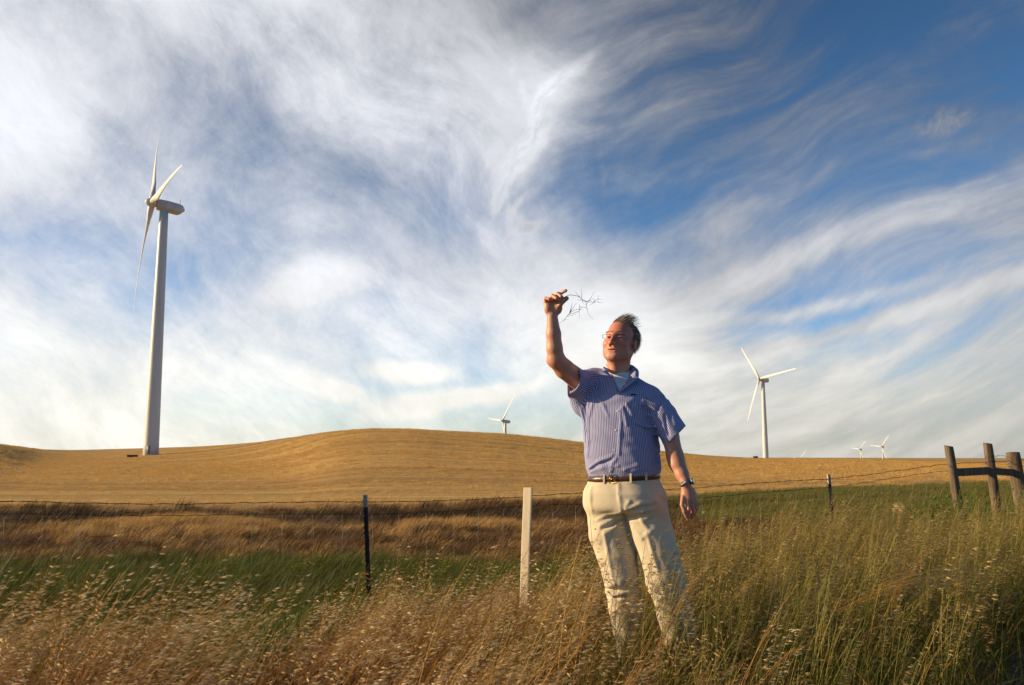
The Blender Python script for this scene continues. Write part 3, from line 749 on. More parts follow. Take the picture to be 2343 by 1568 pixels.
# shorter by the man's feet and towards the gravel edge
hs_ *= np.where((np.abs(X-.9) < .5) & (Y < 4.4) & (Y > 2.4), .94, 1)
hs_ *= np.where((X > -.9) & (X < .35) & (np.abs(Y-4.6) < .6), .78, 1)
gr = notgravel(X-.5, Y+.3); hs_ *= .65+.35*gr
hs_ *= np.interp(Y, [2.2, 3.2, 4.2], [.80, .9, 1.0])
scatter('dry_wild_oats', L_dry, X[~isol], Y[~isol], hs_[~isol], 'dry golden wild oat grass with drooping pale husks leaning in the wind', 'wild oats')
scatter('olive_wild_oats', L_olive, X[isol], Y[isol], hs_[isol], 'half-green wild oat grass with straw husks on the right of the verge', 'wild oats')
X, Y, px = pts_in(2.0, 13, (46, lambda px, X, Y: np.clip((oat_far(px)+.3-Y)/.5, 0, 1)*notgravel(X+.1, Y)))
ig = rng.uniform(0, 1, len(X)) < olive_p(px, X, Y)
scatter('short_dry_grass', L_under, X[~ig], Y[~ig], rng.uniform(.7,1.2,(~ig).sum()), 'short dry reddish grass filling the verge under the oats', 'grass')
scatter('short_green_grass', L_underg, X[ig], Y[ig], rng.uniform(.7,1.2,ig.sum()), 'short green grass filling the verge under the oats', 'grass', rotj=1.5)
# lush green hollow behind the fence
def greenw(px, X, Y): return zones(X, Y)[0]
X, Y, px = pts_in(4.8, 20, (30, lambda px, X, Y: np.maximum(greenw(px, X, Y)*(Y > 8), np.clip((Y-oat_far(px)-.1)/.5, 0, 1)*(Y < 17)*np.clip((1500-px)/200, 0, 1)*(greenw(px, X, np.maximum(Y, 11))))))
scatter('lush_green_grass', L_lush, X, Y, rng.uniform(.7,1.15,len(X)), 'lush green grass in the hollow behind the fence', 'grass', tiltx=.12, rotj=.4)
m_mead = grass_mat('meadow_leaf', [(.05,.06,.01),(.11,.12,.018),(.20,.17,.035),(.30,.20,.06)], .3)
L_mead = lib('meadow', 8, lambda g, i: blades(g, 60, .4, .14, .36, .005, 0, (.25,.9), 0, .7), [m_mead])
X, Y, px = pts_in(14, 60, (8, lambda px, X, Y: greenw(px, X, Y)*np.clip((px-1300)/100, 0, 1)))
scatter('green_meadow_grass', L_mead, X, Y, rng.uniform(.7,1.1,len(X)), 'bright green meadow strip behind the fence on the right', 'grass', tiltx=.1, rotj=.5)
# brown belt
def brownw(px, X, Y):
    g_, f_, v_ = zones(X, Y); return (1-g_)*(1-f_)*np.clip((Y-8.5), 0, 1)*(.5+.5*lowfreq(X, Y, .5))
X, Y, px = pts_in(9, 61, (11, brownw))
pale = (np.exp(-((px-430)/290)**2)*np.exp(-((Y-25.5)/3.6)**2)+np.exp(-((px-1080)/230)**2)*np.exp(-((Y-25)/2.2)**2)+(Y < 21)*(px < 1400)*.15)*1.2 > rng.uniform(0, 1, len(X))
dark = (~pale) & (((Y > 28.8)*(Y < 32.6)*.95+np.exp(-((px-900)/220)**2)*np.exp(-((Y-25.5)/2.)**2)+.22) > rng.uniform(0, 1, len(X))) & (px < 1750)  # bank shade painted as dark clumps, with a few more strewn at random
Xa, Ya, Xb, Yb = X[pale], Y[pale], X[dark], Y[dark]
m_pale = grass_mat('pale_straw', [(.34,.18,.05),(.50,.30,.095),(.62,.42,.16)], .3)
L_pale = lib('pale', 6, lambda g, i: blades(g, 60, .34, .12, .34, .006, 0, (.3,1.0), 0, .5), [m_pale])
m_dk = grass_mat('shade_brown_leaf', [(.035,.018,.006),(.075,.038,.012),(.14,.075,.02)], .15)  # leaf colour darkened to paint in the bank's self-shadow
L_dk = lib('shade_brown', 6, lambda g, i: blades(g, 60, .34, .2, .5, .006, 0, (.3,.9), 0, .5), [m_dk])
scatter('pale_straw_grass', L_pale, Xa, Ya, rng.uniform(.7,1.15,len(Xa)), 'pale straw-coloured grass on low mounds behind the green hollow', 'grass', tiltx=.1, rotj=.45)
scatter('shade_dark_weeds', L_dk, Xb, Yb, rng.uniform(.7,1.15,len(Xb))*np.where(Yb > 31, 1.15, .9), 'brown weeds coloured dark to paint in the shade of the ditch bank below the field edge', 'weeds', tiltx=.1, rotj=.45)
k2 = ~(pale | dark); X, Y, px = X[k2], Y[k2], px[k2]
s_ = rng.uniform(.6,1.2,len(X))*np.where((Y > 31) & (px < 1500), 1.25, 1)
scatter('brown_grass', L_brown, X, Y, s_, 'brown dry grass between the green hollow and the golden field', 'grass', tiltx=.1, rotj=.45)
def rows(X, Y):
    q = np.log(Y+.05*X+4*np.sin(X*.013+.6)+.8*np.sin(X*.06))
    r_ = np.sin(q*47+1.5*np.sin(X*.03))+.8*np.sin(q*23+2.2*np.sin(X*.011))+.9*np.sin(q*96+2*np.sin(X*.04+2))
    return np.clip(.55+.55*r_, .02, 1)
X, Y, px = pts_in(33, 300, (2.2, lambda px, X, Y: zones(X, Y)[1]*np.clip(60/Y, .12, 1)*rows(X, Y)))
scatter('field_stubble', L_stub, X, Y, np.clip(Y/70, .6, 1.4)*rng.uniform(.5,1.0,len(X)), 'short golden stubble covering the rolling field', 'stubble', rotj=3)
# yellow flowers
def fl(g, i):
    for _ in range(16):
        a = U(0,6.283); r_ = .2*math.sqrt(U(0,1)); p = Vector((r_*math.cos(a), r_*math.sin(a), 0)); h = U(.3,.55)
        pts = curve_pts(p, h, U(.1,.4), U(-1,1), 4); g.ribbon(pts, [.002]*4, 1, U(0,1), Vector((1,0,0)))
        q = pts[-1]; n = 6
        for k in range(n):
            a1 = 6.283*k/n; a2 = a1+.8; g.face([q, q+Vector((math.cos(a1),math.sin(a1),.3))*.014, q+Vector((math.cos(a2),math.sin(a2),.3))*.014], 0, U(0,1))
L_fl = lib('flowers', 4, fl, [m_yel, m_lush])
X, Y, px = pts_in(10.5, 16, (7, lambda px, X, Y: np.exp(-((px-1290)/230)**2)*(Y > 10.5)*lowfreq(X, Y, 1.5)+.8*np.exp(-((px-900)/130)**2)*(np.abs(Y-13) < 1)*.6+(Y > 14.5)*np.exp(-((px-650)/200)**2)*.4))
scatter('yellow_flowers', L_fl, X, Y, rng.uniform(.7,1.1,len(X)), 'scattered small yellow wildflowers in the hollow left of the man', 'wildflowers')

# single plants one can tell apart
def weed(name, px, py, Y, n, h, label, mats, kind):
    p = P(px, py, Y); z = gz(p.x, Y); g = GB()
    for k in range(n):
        a = U(0,6.283); r_ = (.22 if kind == 0 else .05)*math.sqrt(U(0,1)); b_ = Vector((r_*math.cos(a)*1.3, r_*math.sin(a)*.6, 0)); hh = h*U(.6,1.05)
        pts = curve_pts(b_, hh, U(.0,.15), U(-.6,.6), 8, 1.4); g.stem(pts, [.005*(1-.6*i/7) for i in range(8)], 0, U(0,1))
        for i in range(2, 8):
            q = pts[i]
            for _ in range(4 if kind == 0 else 9):
                la = U(0,6.283); L_ = U(.04,.13)*(1-.06*i) if kind == 0 else U(.012,.03)
                d = Vector((math.cos(la)*.55, math.sin(la)*.55, .8 if kind == 0 else .2)); sd = Vector((-math.sin(la), math.cos(la), 0))
                g.ribbon([q, q+d*L_*.5, q+d*L_+Vector((0,0,-.01))], [.003,.007 if kind == 0 else .006,.001], 1, U(0,1), sd)
    o = g.build(name, mats); COL.objects.link(o); o.location = (p.x, Y, z-.03); tag(o, label, 'weed'); return o
m_weed = grass_mat('weed_leaf', [(.08,.14,.02),(.17,.25,.04),(.28,.35,.08)], .4)
m_dock = grass_mat('dock_seed', [(.10,.04,.012),(.16,.08,.02),(.14,.13,.02)], .2)
weed('leafy_weed', 2165, 1150, 11.7, 46, .98, 'tall bright green leafy weed clump in front of the leftmost timber post', [m_weed, m_weed], 0)
weed('leafy_weed', 2115, 1150, 11.5, 18, .80, 'lower green leafy weed just left of the clump at the leftmost timber post', [m_weed, m_weed], 0)
weed('leafy_weed', 2225, 1150, 11.9, 26, .84, 'green leafy weed growing between the leftmost and middle timber posts', [m_weed, m_weed], 0)
weed('leafy_weed', 2335, 1150, 11.6, 16, .84, 'green leafy weed at the right edge in front of the thick timber post', [m_weed, m_weed], 0)
weed('dock_plant', 655, 1350, 9.6, 4, .85, 'tall olive-brown dock seed stalk standing in the green hollow left of the steel stake', [m_dock, m_dock], 1)
weed('dock_plant', 410, 1350, 7.2, 3, .75, 'dark green stalk rising from the oats at the edge of the green hollow, far left', [m_weed, m_dock], 1)
weed('thin_weed', 1755, 1200, 9.5, 3, 1.0, 'thin brown weed stalks against the fence right of the man', [m_dock, m_dock], 1)
# golden stems bent over in the lower right
g = GB(); p0 = P(1915, 1400, 4.9)
for k in range(26):
    b_ = Vector((U(-.04,.04), U(-.05,.05), U(-.03,.03))); ang = U(.30,.52); Ls = U(.50,.80); pts = []
    for i in range(9):
        f = i/8; pts.append(b_+Vector((f*Ls*math.cos(ang*(1-.3*f)), f*U(-.01,.01)+b_.y*f, f*Ls*math.sin(ang)*(1-.30*f*f))))
    g.stem(pts, [.0019*(1-.5*i/8) for i in range(9)], 0, U(.5,1))
    for i in range(6, 9):
        for _ in range(4):
            q = pts[i]+Vector((U(0,.03),U(-.02,.02),U(-.02,.02))); g.ribbon([q, q+Vector((.012,0,-.004)), q+Vector((.024,0,-.009))], [.0006,.0028,.0004], 1, U(0,1), Vector((0,.5,.8)))
o = g.build('bent_straw_bundle', [m_drystem, m_dryhead]); COL.objects.link(o); o.location = p0; tag(o, 'bundle of golden straw stems bent over to the right in the green grass', 'straw bundle')
# round dry seed head by the fence
g = GB(); p0 = P(2055, 1162, 10.2)
for k in range(220):
    d = Vector((random.gauss(0,1), random.gauss(0,1), random.gauss(0,1))).normalized(); g.ribbon([d*.01, d*.05, d*U(.06,.085)], [.0008,.0008,.0022], 1, U(0,1), d.orthogonal().normalized())
g.stem([Vector((-.06,0,-.62)), Vector((-.04,0,-.3)), Vector((0,0,-.02))], [.004,.003,.003], 0, .5)
o = g.build('seed_head', [m_drystem, m_dryhead]); COL.objects.link(o); o.location = p0; tag(o, 'round fluffy dry seed head between the right steel stake and the timber posts', 'seed head')
# gravel stones by the road edge
m_grav = simple_mat('gravel_stone', (.12,.11,.10), .8, 0, .6, 12, .4)
def stone(i):
    bm = bmesh.new(); bmesh.ops.create_icosphere(bm, subdivisions=1, radius=1)
    for v in bm.verts: v.co *= U(.7,1.25); v.co.z *= .6
    me = bpy.data.meshes.new('pebble'); bm.to_mesh(me); bm.free(); me.materials.append(m_grav); return bpy.data.objects.new('pebble', me)
L_st = bpy.data.collections.new('pebbles')
for i in range(6): L_st.objects.link(stone(i))
X, Y, px = pts_in(1.8, 6.0, (2600, lambda px, X, Y: (1-notgravel(X, Y))*(px > 1500)), (1400, 2900))
scatter('gravel', L_st, X, Y, rng.uniform(.004,.014,len(X)), 'dark grey gravel at the road edge, lower right', 'gravel', rotj=3)
# ------------------------------------------------------------------ signed-distance modelling helpers
V3 = lambda v: np.array(v, np.float32)
def cap(p, a, b, ra, rb):
    a, b = V3(a), V3(b); ab = b-a; t = np.clip(((p-a) @ ab)/max(float(ab @ ab), 1e-9), 0, 1)
    q = p-a-t[:, None]*ab; return np.sqrt((q*q).sum(1))-(ra+(rb-ra)*t)
def chain(p, pts, rads, k=.02):
    d = None; k = k*.35
    for i in range(len(pts)-1):
        e = cap(p, pts[i], pts[i+1], rads[i], rads[i+1]); d = e if d is None else smin(d, e, k)
    return d
def ell(p, c, r, M=None):
    q = p-V3(c)
    if M is not None: q = q @ M
    r = V3(r); k0 = np.sqrt(((q/r)**2).sum(1)); k1 = np.sqrt(((q/(r*r))**2).sum(1))+1e-9
    return k0*(k0-1)/k1
def smin(a, b, k):
    h = np.clip(.5+.5*(b-a)/k, 0, 1); return b+(a-b)*h-k*h*(1-h)
def smax(a, b, k): return -smin(-a, -b, k)
def near(p, c, rad, fn):
    q = p-V3(c); dist = np.sqrt((q*q).sum(1)); out_ = np.maximum(dist-rad, 0)+.05; m = dist < rad
    if m.any(): out_[m] = fn(p[m])
    return out_.astype(np.float32)
def polygonise(fn, lo, hi, h):
    lo, hi = V3(lo), V3(hi); n = np.ceil((hi-lo)/h).astype(int)+1; B = 8
    nb = (n+B-1)//B; n = nb*B
    bc = np.stack(np.meshgrid(*[np.arange(k) for k in nb], indexing='ij'), -1).reshape(-1, 3)
    ctr = lo+(bc*B+(B-1)/2)*h; dc = fn(ctr.astype(np.float32))
    V = np.repeat(np.repeat(np.repeat(dc.reshape(nb), B, 0), B, 1), B, 2).astype(np.float32)
    act = bc[np.abs(dc) < B*h*1.5]
    off = np.stack(np.meshgrid(*[np.arange(B)]*3, indexing='ij'), -1).reshape(-1, 3)
    for s in range(0, len(act), 600):
        ii = (act[s:s+600, None, :]*B+off[None]).reshape(-1, 3)
        V[ii[:,0], ii[:,1], ii[:,2]] = fn((lo+ii*h).astype(np.float32))
    ins = V < 0
    c = [ins[i:ins.shape[0]-1+i, j:ins.shape[1]-1+j, k:ins.shape[2]-1+k] for i in (0,1) for j in (0,1) for k in (0,1)]
    anyc = np.logical_or.reduce(c); allc = np.logical_and.reduce(c); cell = anyc & ~allc
    ci = np.argwhere(cell); vid = -np.ones(cell.shape, np.int64); vid[cell] = np.arange(len(ci))
    acc = np.zeros((len(ci), 3), np.float64); cnt = np.zeros(len(ci))
    cor = [(i,j,k) for i in (0,1) for j in (0,1) for k in (0,1)]
    for a in range(8):
        for b_ in range(a+1, 8):
            A, Bq = np.array(cor[a]), np.array(cor[b_])
            if np.abs(A-Bq).sum() != 1: continue
            ia = ci+A; ib = ci+Bq; va = V[ia[:,0],ia[:,1],ia[:,2]]; vb = V[ib[:,0],ib[:,1],ib[:,2]]
            m = (va < 0) != (vb < 0); t_ = np.where(m, va/np.where(m, va-vb, 1), 0)
            acc[m] += (A+(Bq-A)*t_[:,None])[m]; cnt[m] += 1
    verts = lo+(ci+acc/np.maximum(cnt, 1)[:,None])*h
    faces = []
    for ax in range(3):
        o1, o2 = [(1,2),(2,0),(0,1)][ax]
        sl0 = [slice(None)]*3; sl1 = [slice(None)]*3; sl0[ax] = slice(0, -1); sl1[ax] = slice(1, None)
        s0, s1 = ins[tuple(sl0)], ins[tuple(sl1)]; e = np.argwhere(s0 != s1)
        e = e[(e[:,o1] > 0) & (e[:,o2] > 0) & (e[:,o1] < cell.shape[o1]) & (e[:,o2] < cell.shape[o2])]
        if not len(e): continue
        u = np.zeros(3, int); u[o1] = 1; w_ = np.zeros(3, int); w_[o2] = 1
        q = [e-u-w_, e-w_, e, e-u]; f = np.stack([vid[k[:,0],k[:,1],k[:,2]] for k in q], 1)
        fl_ = ~s0[e[:,0],e[:,1],e[:,2]]; f[fl_] = f[fl_][:, ::-1]
        faces.append(f)
    f = np.concatenate(faces); f = f[(f >= 0).all(1)]
    # one light smoothing pass
    nb_ = np.zeros_like(verts); ct = np.zeros(len(verts))
    for a, b_ in ((0,1),(1,2),(2,3),(3,0)):
        np.add.at(nb_, f[:,a], verts[f[:,b_]]); np.add.at(ct, f[:,a], 1)
    verts = verts*.5+.5*nb_/np.maximum(ct, 1)[:,None]
    return verts, f
CAMP = V3((0, 0, CAM_Z))
def march(fn, px, py, y0=3.8, y1=5.2):
    """where the line of sight of a photo pixel meets a modelled surface"""
    a, b_ = V3(P(px, py, y0)), V3(P(px, py, y1)); n = 500; ts = np.linspace(0, 1, n)[:, None]
    pts = (a+(b_-a)*ts).astype(np.float32); d = fn(pts); k = int(np.argmax(d < 0)) if (d < 0).any() else int(np.argmin(d))
    return pts[k]
def c1(x, y): return ((1950+x/2.614)/1.6533, (1050+y/2.614)/1.6533)
def c2(x, y): return ((2100+x/2.614)/1.6533, (1400+y/2.614)/1.6533)
def c3(x, y): return ((2100+x/1.7585)/1.6533, (1700+y/1.7585)/1.6533)
def ch(x, y): return ((2040+x/8.712)/1.6533, (1080+y/8.712)/1.6533)
W1 = lambda x, y, Y: V3(P(*c1(x, y), Y)); W2 = lambda x, y, Y: V3(P(*c2(x, y), Y)); W3 = lambda x, y, Y: V3(P(*c3(x, y), Y)); WH = lambda x, y, Y: V3(P(*ch(x, y), Y))
def frame(azd, pitchd=0, rolld=0):
    """columns: right, forward, up for someone facing azimuth azd"""
    a, p_, r_ = R(azd), R(pitchd), R(rolld)
    f = np.array([math.sin(a)*math.cos(p_), math.cos(a)*math.cos(p_), math.sin(p_)]); r0 = np.array([math.cos(a), -math.sin(a), 0]); u = np.cross(r0, f)
    r = r0*math.cos(r_)+u*math.sin(r_); u = np.cross(r, f)
    return np.stack([r, f, u], 1).astype(np.float32)

root_man = empty('person', (.58, 4.55, 0)); ROOT = np.array([.58, 4.55, 0])
tag(root_man, 'man in blue striped shirt and khaki trousers, one arm raised holding up a grass sprig', 'person')
def sdf_obj(name, fn, lo, hi, h, mat, parent, attrs=None):
    v, f = polygonise(fn, lo, hi, h); o = mesh_obj(name, v-ROOT, f.tolist(), mat, parent)
    for nm, arr in (attrs(v) if attrs else {}).items():
        a = o.data.attributes.new(nm, 'FLOAT', 'POINT'); a.data.foreach_set('value', arr.astype(np.float32))
    return o

# ---- joints
HC = V3(P(*c1(1034, 632), 4.55)); HM = frame(-150, 9, 4)
TM = frame(-152)
S_R = W1(705, 1075, 4.62); E_R = W1(400, 812, 4.41); Wr_R = W1(362, 385, 4.37)
S_L = V3(P(1487, 909, 4.48)); E_L = W2(1186, 860, 4.42); Wr_L = W2(1290, 1120, 4.35)
HEM_R = W1(533, 985, 4.49); HEM_L = W2(1188, 655, 4.44)
NB = W1(1008, 965, 4.575)
cen = {z: None for z in ()}
tz = np.array([.80,.90,.975,1.02,1.10,1.20,1.30,1.38,1.45,1.50,1.55])
_cx = [P(*c2(677,1045),4.57), P(*c2(652,700),4.57), P(*c2(629,450),4.57), P(*c1(1005,960),4.575)]
tcx = np.interp(tz, [q.z for q in _cx], [q.x for q in _cx]); tcy = np.interp(tz, [q.z for q in _cx], [q.y for q in _cx])
def torso(p, A, Bf, off=0.):
    z = p[:,2]; cx = np.interp(z, tz, tcx); cy = np.interp(z, tz, tcy); a = np.interp(z, tz, A)+off; b_ = np.interp(z, tz, Bf)+off
    qx, qy = p[:,0]-cx, p[:,1]-cy; lx = qx*TM[0,0]+qy*TM[1,0]; ly = qx*TM[0,1]+qy*TM[1,1]
    k = np.sqrt((np.abs(lx)/a)**2.3+(np.abs(ly)/b_)**2.3)
    k = ((np.abs(lx)/a)**2.4+(np.abs(ly)/b_)**2.4)**(1/2.4)
    return ((k-1)*np.minimum(a, b_)*1.05).astype(np.float32)
SA = [.17,.18,.184,.197,.201,.197,.196,.196,.165,.115,.08]; SB = [.12,.13,.138,.157,.163,.164,.152,.142,.115,.088,.07]

# ---- skin: one continuous surface for head, neck, trunk, arms and hands
def head_sdf(p):
    q = (p-HC) @ HM; ax_ = q.copy(); ax_[:,0] = np.abs(q[:,0])      # mirrored copy
    d = ell(q, (0,-.018,.036), (.077,.097,.086))
    d = smin(d, ell(q, (0,.026,-.030), (.066,.066,.088)), .03)
    d = smin(d, ell(q, (0,.026,-.080), (.056,.056,.042)), .025)
    d = smin(d, cap(ax_, (.050,-.012,-.060), (.020,.070,-.098), .024, .021), .025)
    d = smin(d, ell(q, (0,.078,-.104), (.026,.020,.020)), .018)
    d = smin(d, ell(ax_, (.043,.060,-.032), (.027,.027,.026)), .024)
    d = smin(d, ell(ax_, (.044,.040,-.074), (.026,.028,.030)), .024)
    d = smin(d, cap(ax_, (.004,.092,.018), (.045,.072,.022), .0105, .010), .014)
    d = smax(d, -ell(ax_, (.031,.101,-.001), (.019,.017,.012)), .010)
    d = smin(d, ell(ax_, (.031,.077,-.002), (.0155,.0135,.0125)), .005)
    d = smax(d, -cap(ax_, (.018,.0925,-.003), (.044,.0845,-.004), .0014, .0010), .002)
    d = smin(d, cap(ax_, (.018,.086,-.017), (.044,.080,-.015), .004, .003), .008)      # pouch under the eye
    d = smin(d, cap(q, (0,.090,.010), (0,.114,-.034), .0075, .0110), .012)
    d = smin(d, ell(q, (0,.116,-.039), (.0150,.0130,.0125)), .008)
    d = smin(d, ell(ax_, (.0150,.101,-.044), (.0095,.012,.0095)), .006)
    d = smax(d, -ell(ax_, (.0065,.113,-.052), (.0042,.006,.0045)), .003)
    d = smin(d, ell(q, (0,.084,-.066), (.030,.018,.022)), .014)
    m = np.abs(q[:,0])
    lz = -.0715+.10*m*m/.025*.28
    q2 = q.copy(); q2[:,2] -= (lz+.0715)
    d = smin(d, cap(q2, (-.022,.091,-.067), (.022,.091,-.067), .0058, .0058), .007)
    d = smin(d, cap(q2, (-.018,.092,-.079), (.018,.092,-.079), .0068, .0068), .007)
    d = smax(d, -cap(q2, (-.030,.0985,-.0722), (.030,.0985,-.0722), .0032, .0032), .0035)
    d = smax(d, -cap(ax_, (.020,.106,-.040), (.041,.091,-.084), .0058, .0050), .007)
    d = smax(d, -cap(ax_, (.0055,.103,.020), (.0075,.100,.048), .0022, .0016), .006)
    for zz in (.058, .072, .086): d = smax(d, -cap(q, (-.035,.083-(zz-.058)*.7,zz), (.035,.083-(zz-.058)*.7,zz+.002), .0010, .0010), .004)
    # ears
    e = ax_-V3((.080,-.020,-.016)); ce, se = math.cos(.30), math.sin(.30)
    ex = np.stack([e[:,0], e[:,1]*ce-e[:,2]*se*.6, e[:,2]*ce+e[:,1]*se*.6], 1)
    er = ell(ex, (0,0,0), (.0105,.0185,.034)); er = smax(er, -ell(ex, (.010,.002,.002), (.0075,.0105,.022)), .003)
    d = smin(d, er, .008)
    return d
neck_pts = [HC+HM @ V3((0,-.030,-.050)), HC*.42+NB*.58+V3((0,-.004,0)), NB+V3((0,.0,-.06))]
def fing(p, pts, r0, r1): 
    n = len(pts); return chain(p, pts, [r0+(r1-r0)*i/(n-1) for i in range(n)], .004)
# raised right hand, palm side to the camera, thumb and fingers pinching the sprig
HR = [([WH(225,590,4.375), WH(200,425,4.335), WH(330,455,4.318), WH(425,492,4.330)], .0098, .0082),
      ([WH(335,520,4.380), WH(425,335,4.335), WH(560,430,4.312), WH(640,502,4.322)], .0106, .0088),
      ([WH(465,470,4.380), WH(595,270,4.338), WH(715,370,4.314), WH(765,428,4.328)], .0110, .0088),
      ([WH(590,470,4.380), WH(680,275,4.350), WH(790,205,4.332), WH(868,172,4.322)], .0110, .0086),
      ([WH(590,760,4.360), WH(720,575,4.338), WH(820,490,4.328), WH(902,428,4.322)], .0150, .0108)]
def handR(p):
    d = ell(p, (WH(440,690,4.372)), (.0425,.0205,.052))
    d = smin(d, chain(p, [WH(240,570,4.378), WH(590,500,4.378)], [.017,.018], .01), .02)
    d = smin(d, ell(p, WH(610,730,4.362), (.023,.019,.036)), .014); d = smin(d, ell(p, WH(290,760,4.366), (.021,.018,.034)), .014)
    for pts, a, b_ in HR: d = smin(d, fing(p, pts, a, b_), .0055)
    return d
# lowered left hand, loosely curled
HL = [([W2(1262,1255,4.345), W2(1252,1330,4.328), W2(1275,1400,4.325), W2(1298,1452,4.335)], .0120, .0092),
      ([W2(1300,1300,4.335), W2(1318,1375,4.320), W2(1322,1430,4.335), W2(1312,1468,4.350)], .0105, .0088),
      ([W2(1335,1310,4.345), W2(1362,1380,4.335), W2(1352,1440,4.352), W2(1335,1468,4.368)], .0105, .0086),
      ([W2(1362,1305,4.365), W2(1388,1372,4.362), W2(1372,1425,4.380), W2(1350,1450,4.392)], .0103, .0084),
      ([W2(1375,1290,4.385), W2(1400,1345,4.388), W2(1385,1395,4.402), W2(1362,1420,4.410)], .0095, .0078)]
ML = frame(-152)
def handL(p):
    d = chain(p, [W2(1292,1160,4.355), W2(1325,1285,4.358)], [.027,.034], .02)
    q = ell(p, W2(1322,1255,4.362), (.040,.030,.052)); d = smin(d, q, .015); d = smax(d, ell(p, W2(1318,1240,4.362), (.050,.036,.078)), .01)
    for pts, a, b_ in HL: d = smin(d, fing(p, pts, a, b_), .006)
    return d
def skin_sdf(p):
    d = near(p, HC, .20, head_sdf)
    d = smin(d, chain(p, neck_pts, [.058,.060,.066], .02), .022)
    d = smin(d, smax(torso(p, SA, SB, -.035), p[:,2]-1.56, .02), .03)
    d = smax(d, .86-p[:,2], .03)
    d = smin(d, cap(p, S_R+V3((.03,0,.0)), S_L+V3((-.03,0,.005)), .040, .040), .03)
    # the throat
    d = smin(d, cap(p, HC+HM @ V3((0,.045,-.085)), NB+V3((-.02,-.045,.01)), .022, .020), .03)
    am = W1(480, 905, 4.455)
    ra = chain(p, [S_R, am, E_R], [.060,.051,.045], .03)
    ra = smin(ra, chain(p, [E_R, W1(384,700,4.392), W1(374,560,4.382), Wr_R], [.043,.0415,.038,.0275], .03), .016)
    ra = smin(ra, ell(p, W1(350,825,4.425), (.020,.022,.022)), .02)
    d = smin(d, ra, .02)
    la = chain(p, [S_L+V3((-.02,0,-.01)), W2(1135,655,4.44), E_L], [.048,.045,.041], .03)
    la = smin(la, chain(p, [E_L, W2(1205,930,4.405), W2(1252,1030,4.38), Wr_L], [.042,.0415,.034,.0250], .03), .02)
    d = smin(d, la, .02)
    d = smin(d, near(p, WH(480,600,4.36), .14, handR), .012)
    d = smin(d, near(p, W2(1322,1300,4.36), .15, handL), .012)
    return d
skin, t, pb, out = mat_new('skin')
tc = t.new('ShaderNodeTexCoord').outputs['Object']
n = t.noise(tc, 60, 5, .6); n2 = t.noise(tc, 9, 3, .5); red = t.new('ShaderNodeAttribute', attribute_name='red').outputs['Fac']
cs = t.mix(t.mapr(n2, .35, .65), (.60,.29,.185), (.54,.225,.135)); cs = t.mix(t.m('MULTIPLY', red, .75), cs, (.60,.165,.10))
cs = t.mix(t.m('MULTIPLY', t.mapr(n, .45, .75), .3), cs, (.38,.16,.10))
t.put(pb.inputs['Base Color'], cs); pb.inputs['Roughness'].default_value = .48; pb.inputs['Subsurface Weight'].default_value = .12
pb.inputs['Subsurface Radius'].default_value = (1, .3, .15); pb.inputs['Subsurface Scale'].default_value = .012
b = t.new('ShaderNodeBump'); b.inputs['Strength'].default_value = .25; b.inputs['Distance'].default_value = .002; t.put(b.inputs['Height'], t.noise(tc, 220, 4, .7)); t.l.new(b.outputs[0], pb.inputs['Normal'])
def skin_attr(v):
    q = (v-HC) @ HM; d = np.linalg.norm(v-HC, axis=1)
    r_ = np.clip((.16-d)/.05, 0, 1)*.7
    for c_, w_ in (((.038,.075,-.036),.04),((-.038,.075,-.036),.04),((0,.118,-.038),.03),((0,.09,-.075),.025)):
        r_ = np.maximum(r_, np.exp(-(np.linalg.norm(q-np.array(c_), axis=1)/w_)**2))
    return {'red': r_}
body = sdf_obj('body', skin_sdf, (.10,4.22,.74), (1.05,4.80,1.95), .003, skin, root_man, skin_attr)

# ---- eyes, brows, glasses, hair
def hw(x, y, z): return Vector(((HC+HM @ V3((x,y,z)))-ROOT).tolist())
dark = simple_mat('dark_eye', (.03,.022,.018), .25)
for s in (-1, 1):
    m = MB(); m.tube([hw(s*x, y, z) for x, y, z in ((.019,.0905,-.003),(.025,.0912,-.0028),(.031,.0908,-.003),(.037,.0885,-.0034),(.043,.0845,-.0042))], [.0010,.0028,.0034,.0028,.0010], 8); m.build('eye', dark, body)
lipm = simple_mat('lip_line', (.12,.03,.025), .5)
m = MB(); m.tube([hw(x, y, -.0722+.115*abs(x)**2/.028*.9) for x, y in ((-.034,.0835),(-.022,.0955),(-.010,.1000),(0,.1012),(.010,.1000),(.022,.0955),(.034,.0835))], [.0009,.0020,.0023,.0024,.0023,.0020,.0009], 8); m.build('mouth', lipm, body)
hairm, t, pb, out = mat_new('greying_brown_hair')
at_ = t.new('ShaderNodeAttribute', attribute_name='rnd').outputs['Fac']
t.put(pb.inputs['Base Color'], t.ramp(at_, [(0,(.13,.09,.055)),(.5,(.30,.22,.14)),(1,(.56,.48,.37))])); pb.inputs['Roughness'].default_value = .45
rh = random.Random(5)
for s in (-1, 1):
    g = GB()
    for k in range(70):
        f = rh.random(); x = .010+.036*f; y = .1035-.024*f**1.6; z = .0235+.004*math.sin(f*3)+rh.uniform(-.0028,.0028)
        a = hw(s*x, y, z); e = hw(s*(x+.008), y-.001, z+.0025); e2 = hw(s*(x+.014), y-.005, z+.001); n_ = len(g.v)
        g.ribbon([a, e, e2], [.0006,.0005,.0002], 0, rh.random()*.7, hw(0,0,1)-hw(0,0,0))
    ob = g.build('eyebrow', [hairm]); COL.objects.link(ob); ob.parent = body
def scalp(u_, v_):   # direction on the cranium ellipsoid
    return np.array([.078*math.cos(v_)*math.sin(u_), -.018+.098*math.cos(v_)*math.cos(u_), .036+.087*math.sin(v_)])
g = GB(); cnt = 0
wind = np.array([.92, .1, .15])                       # world: blown to the right
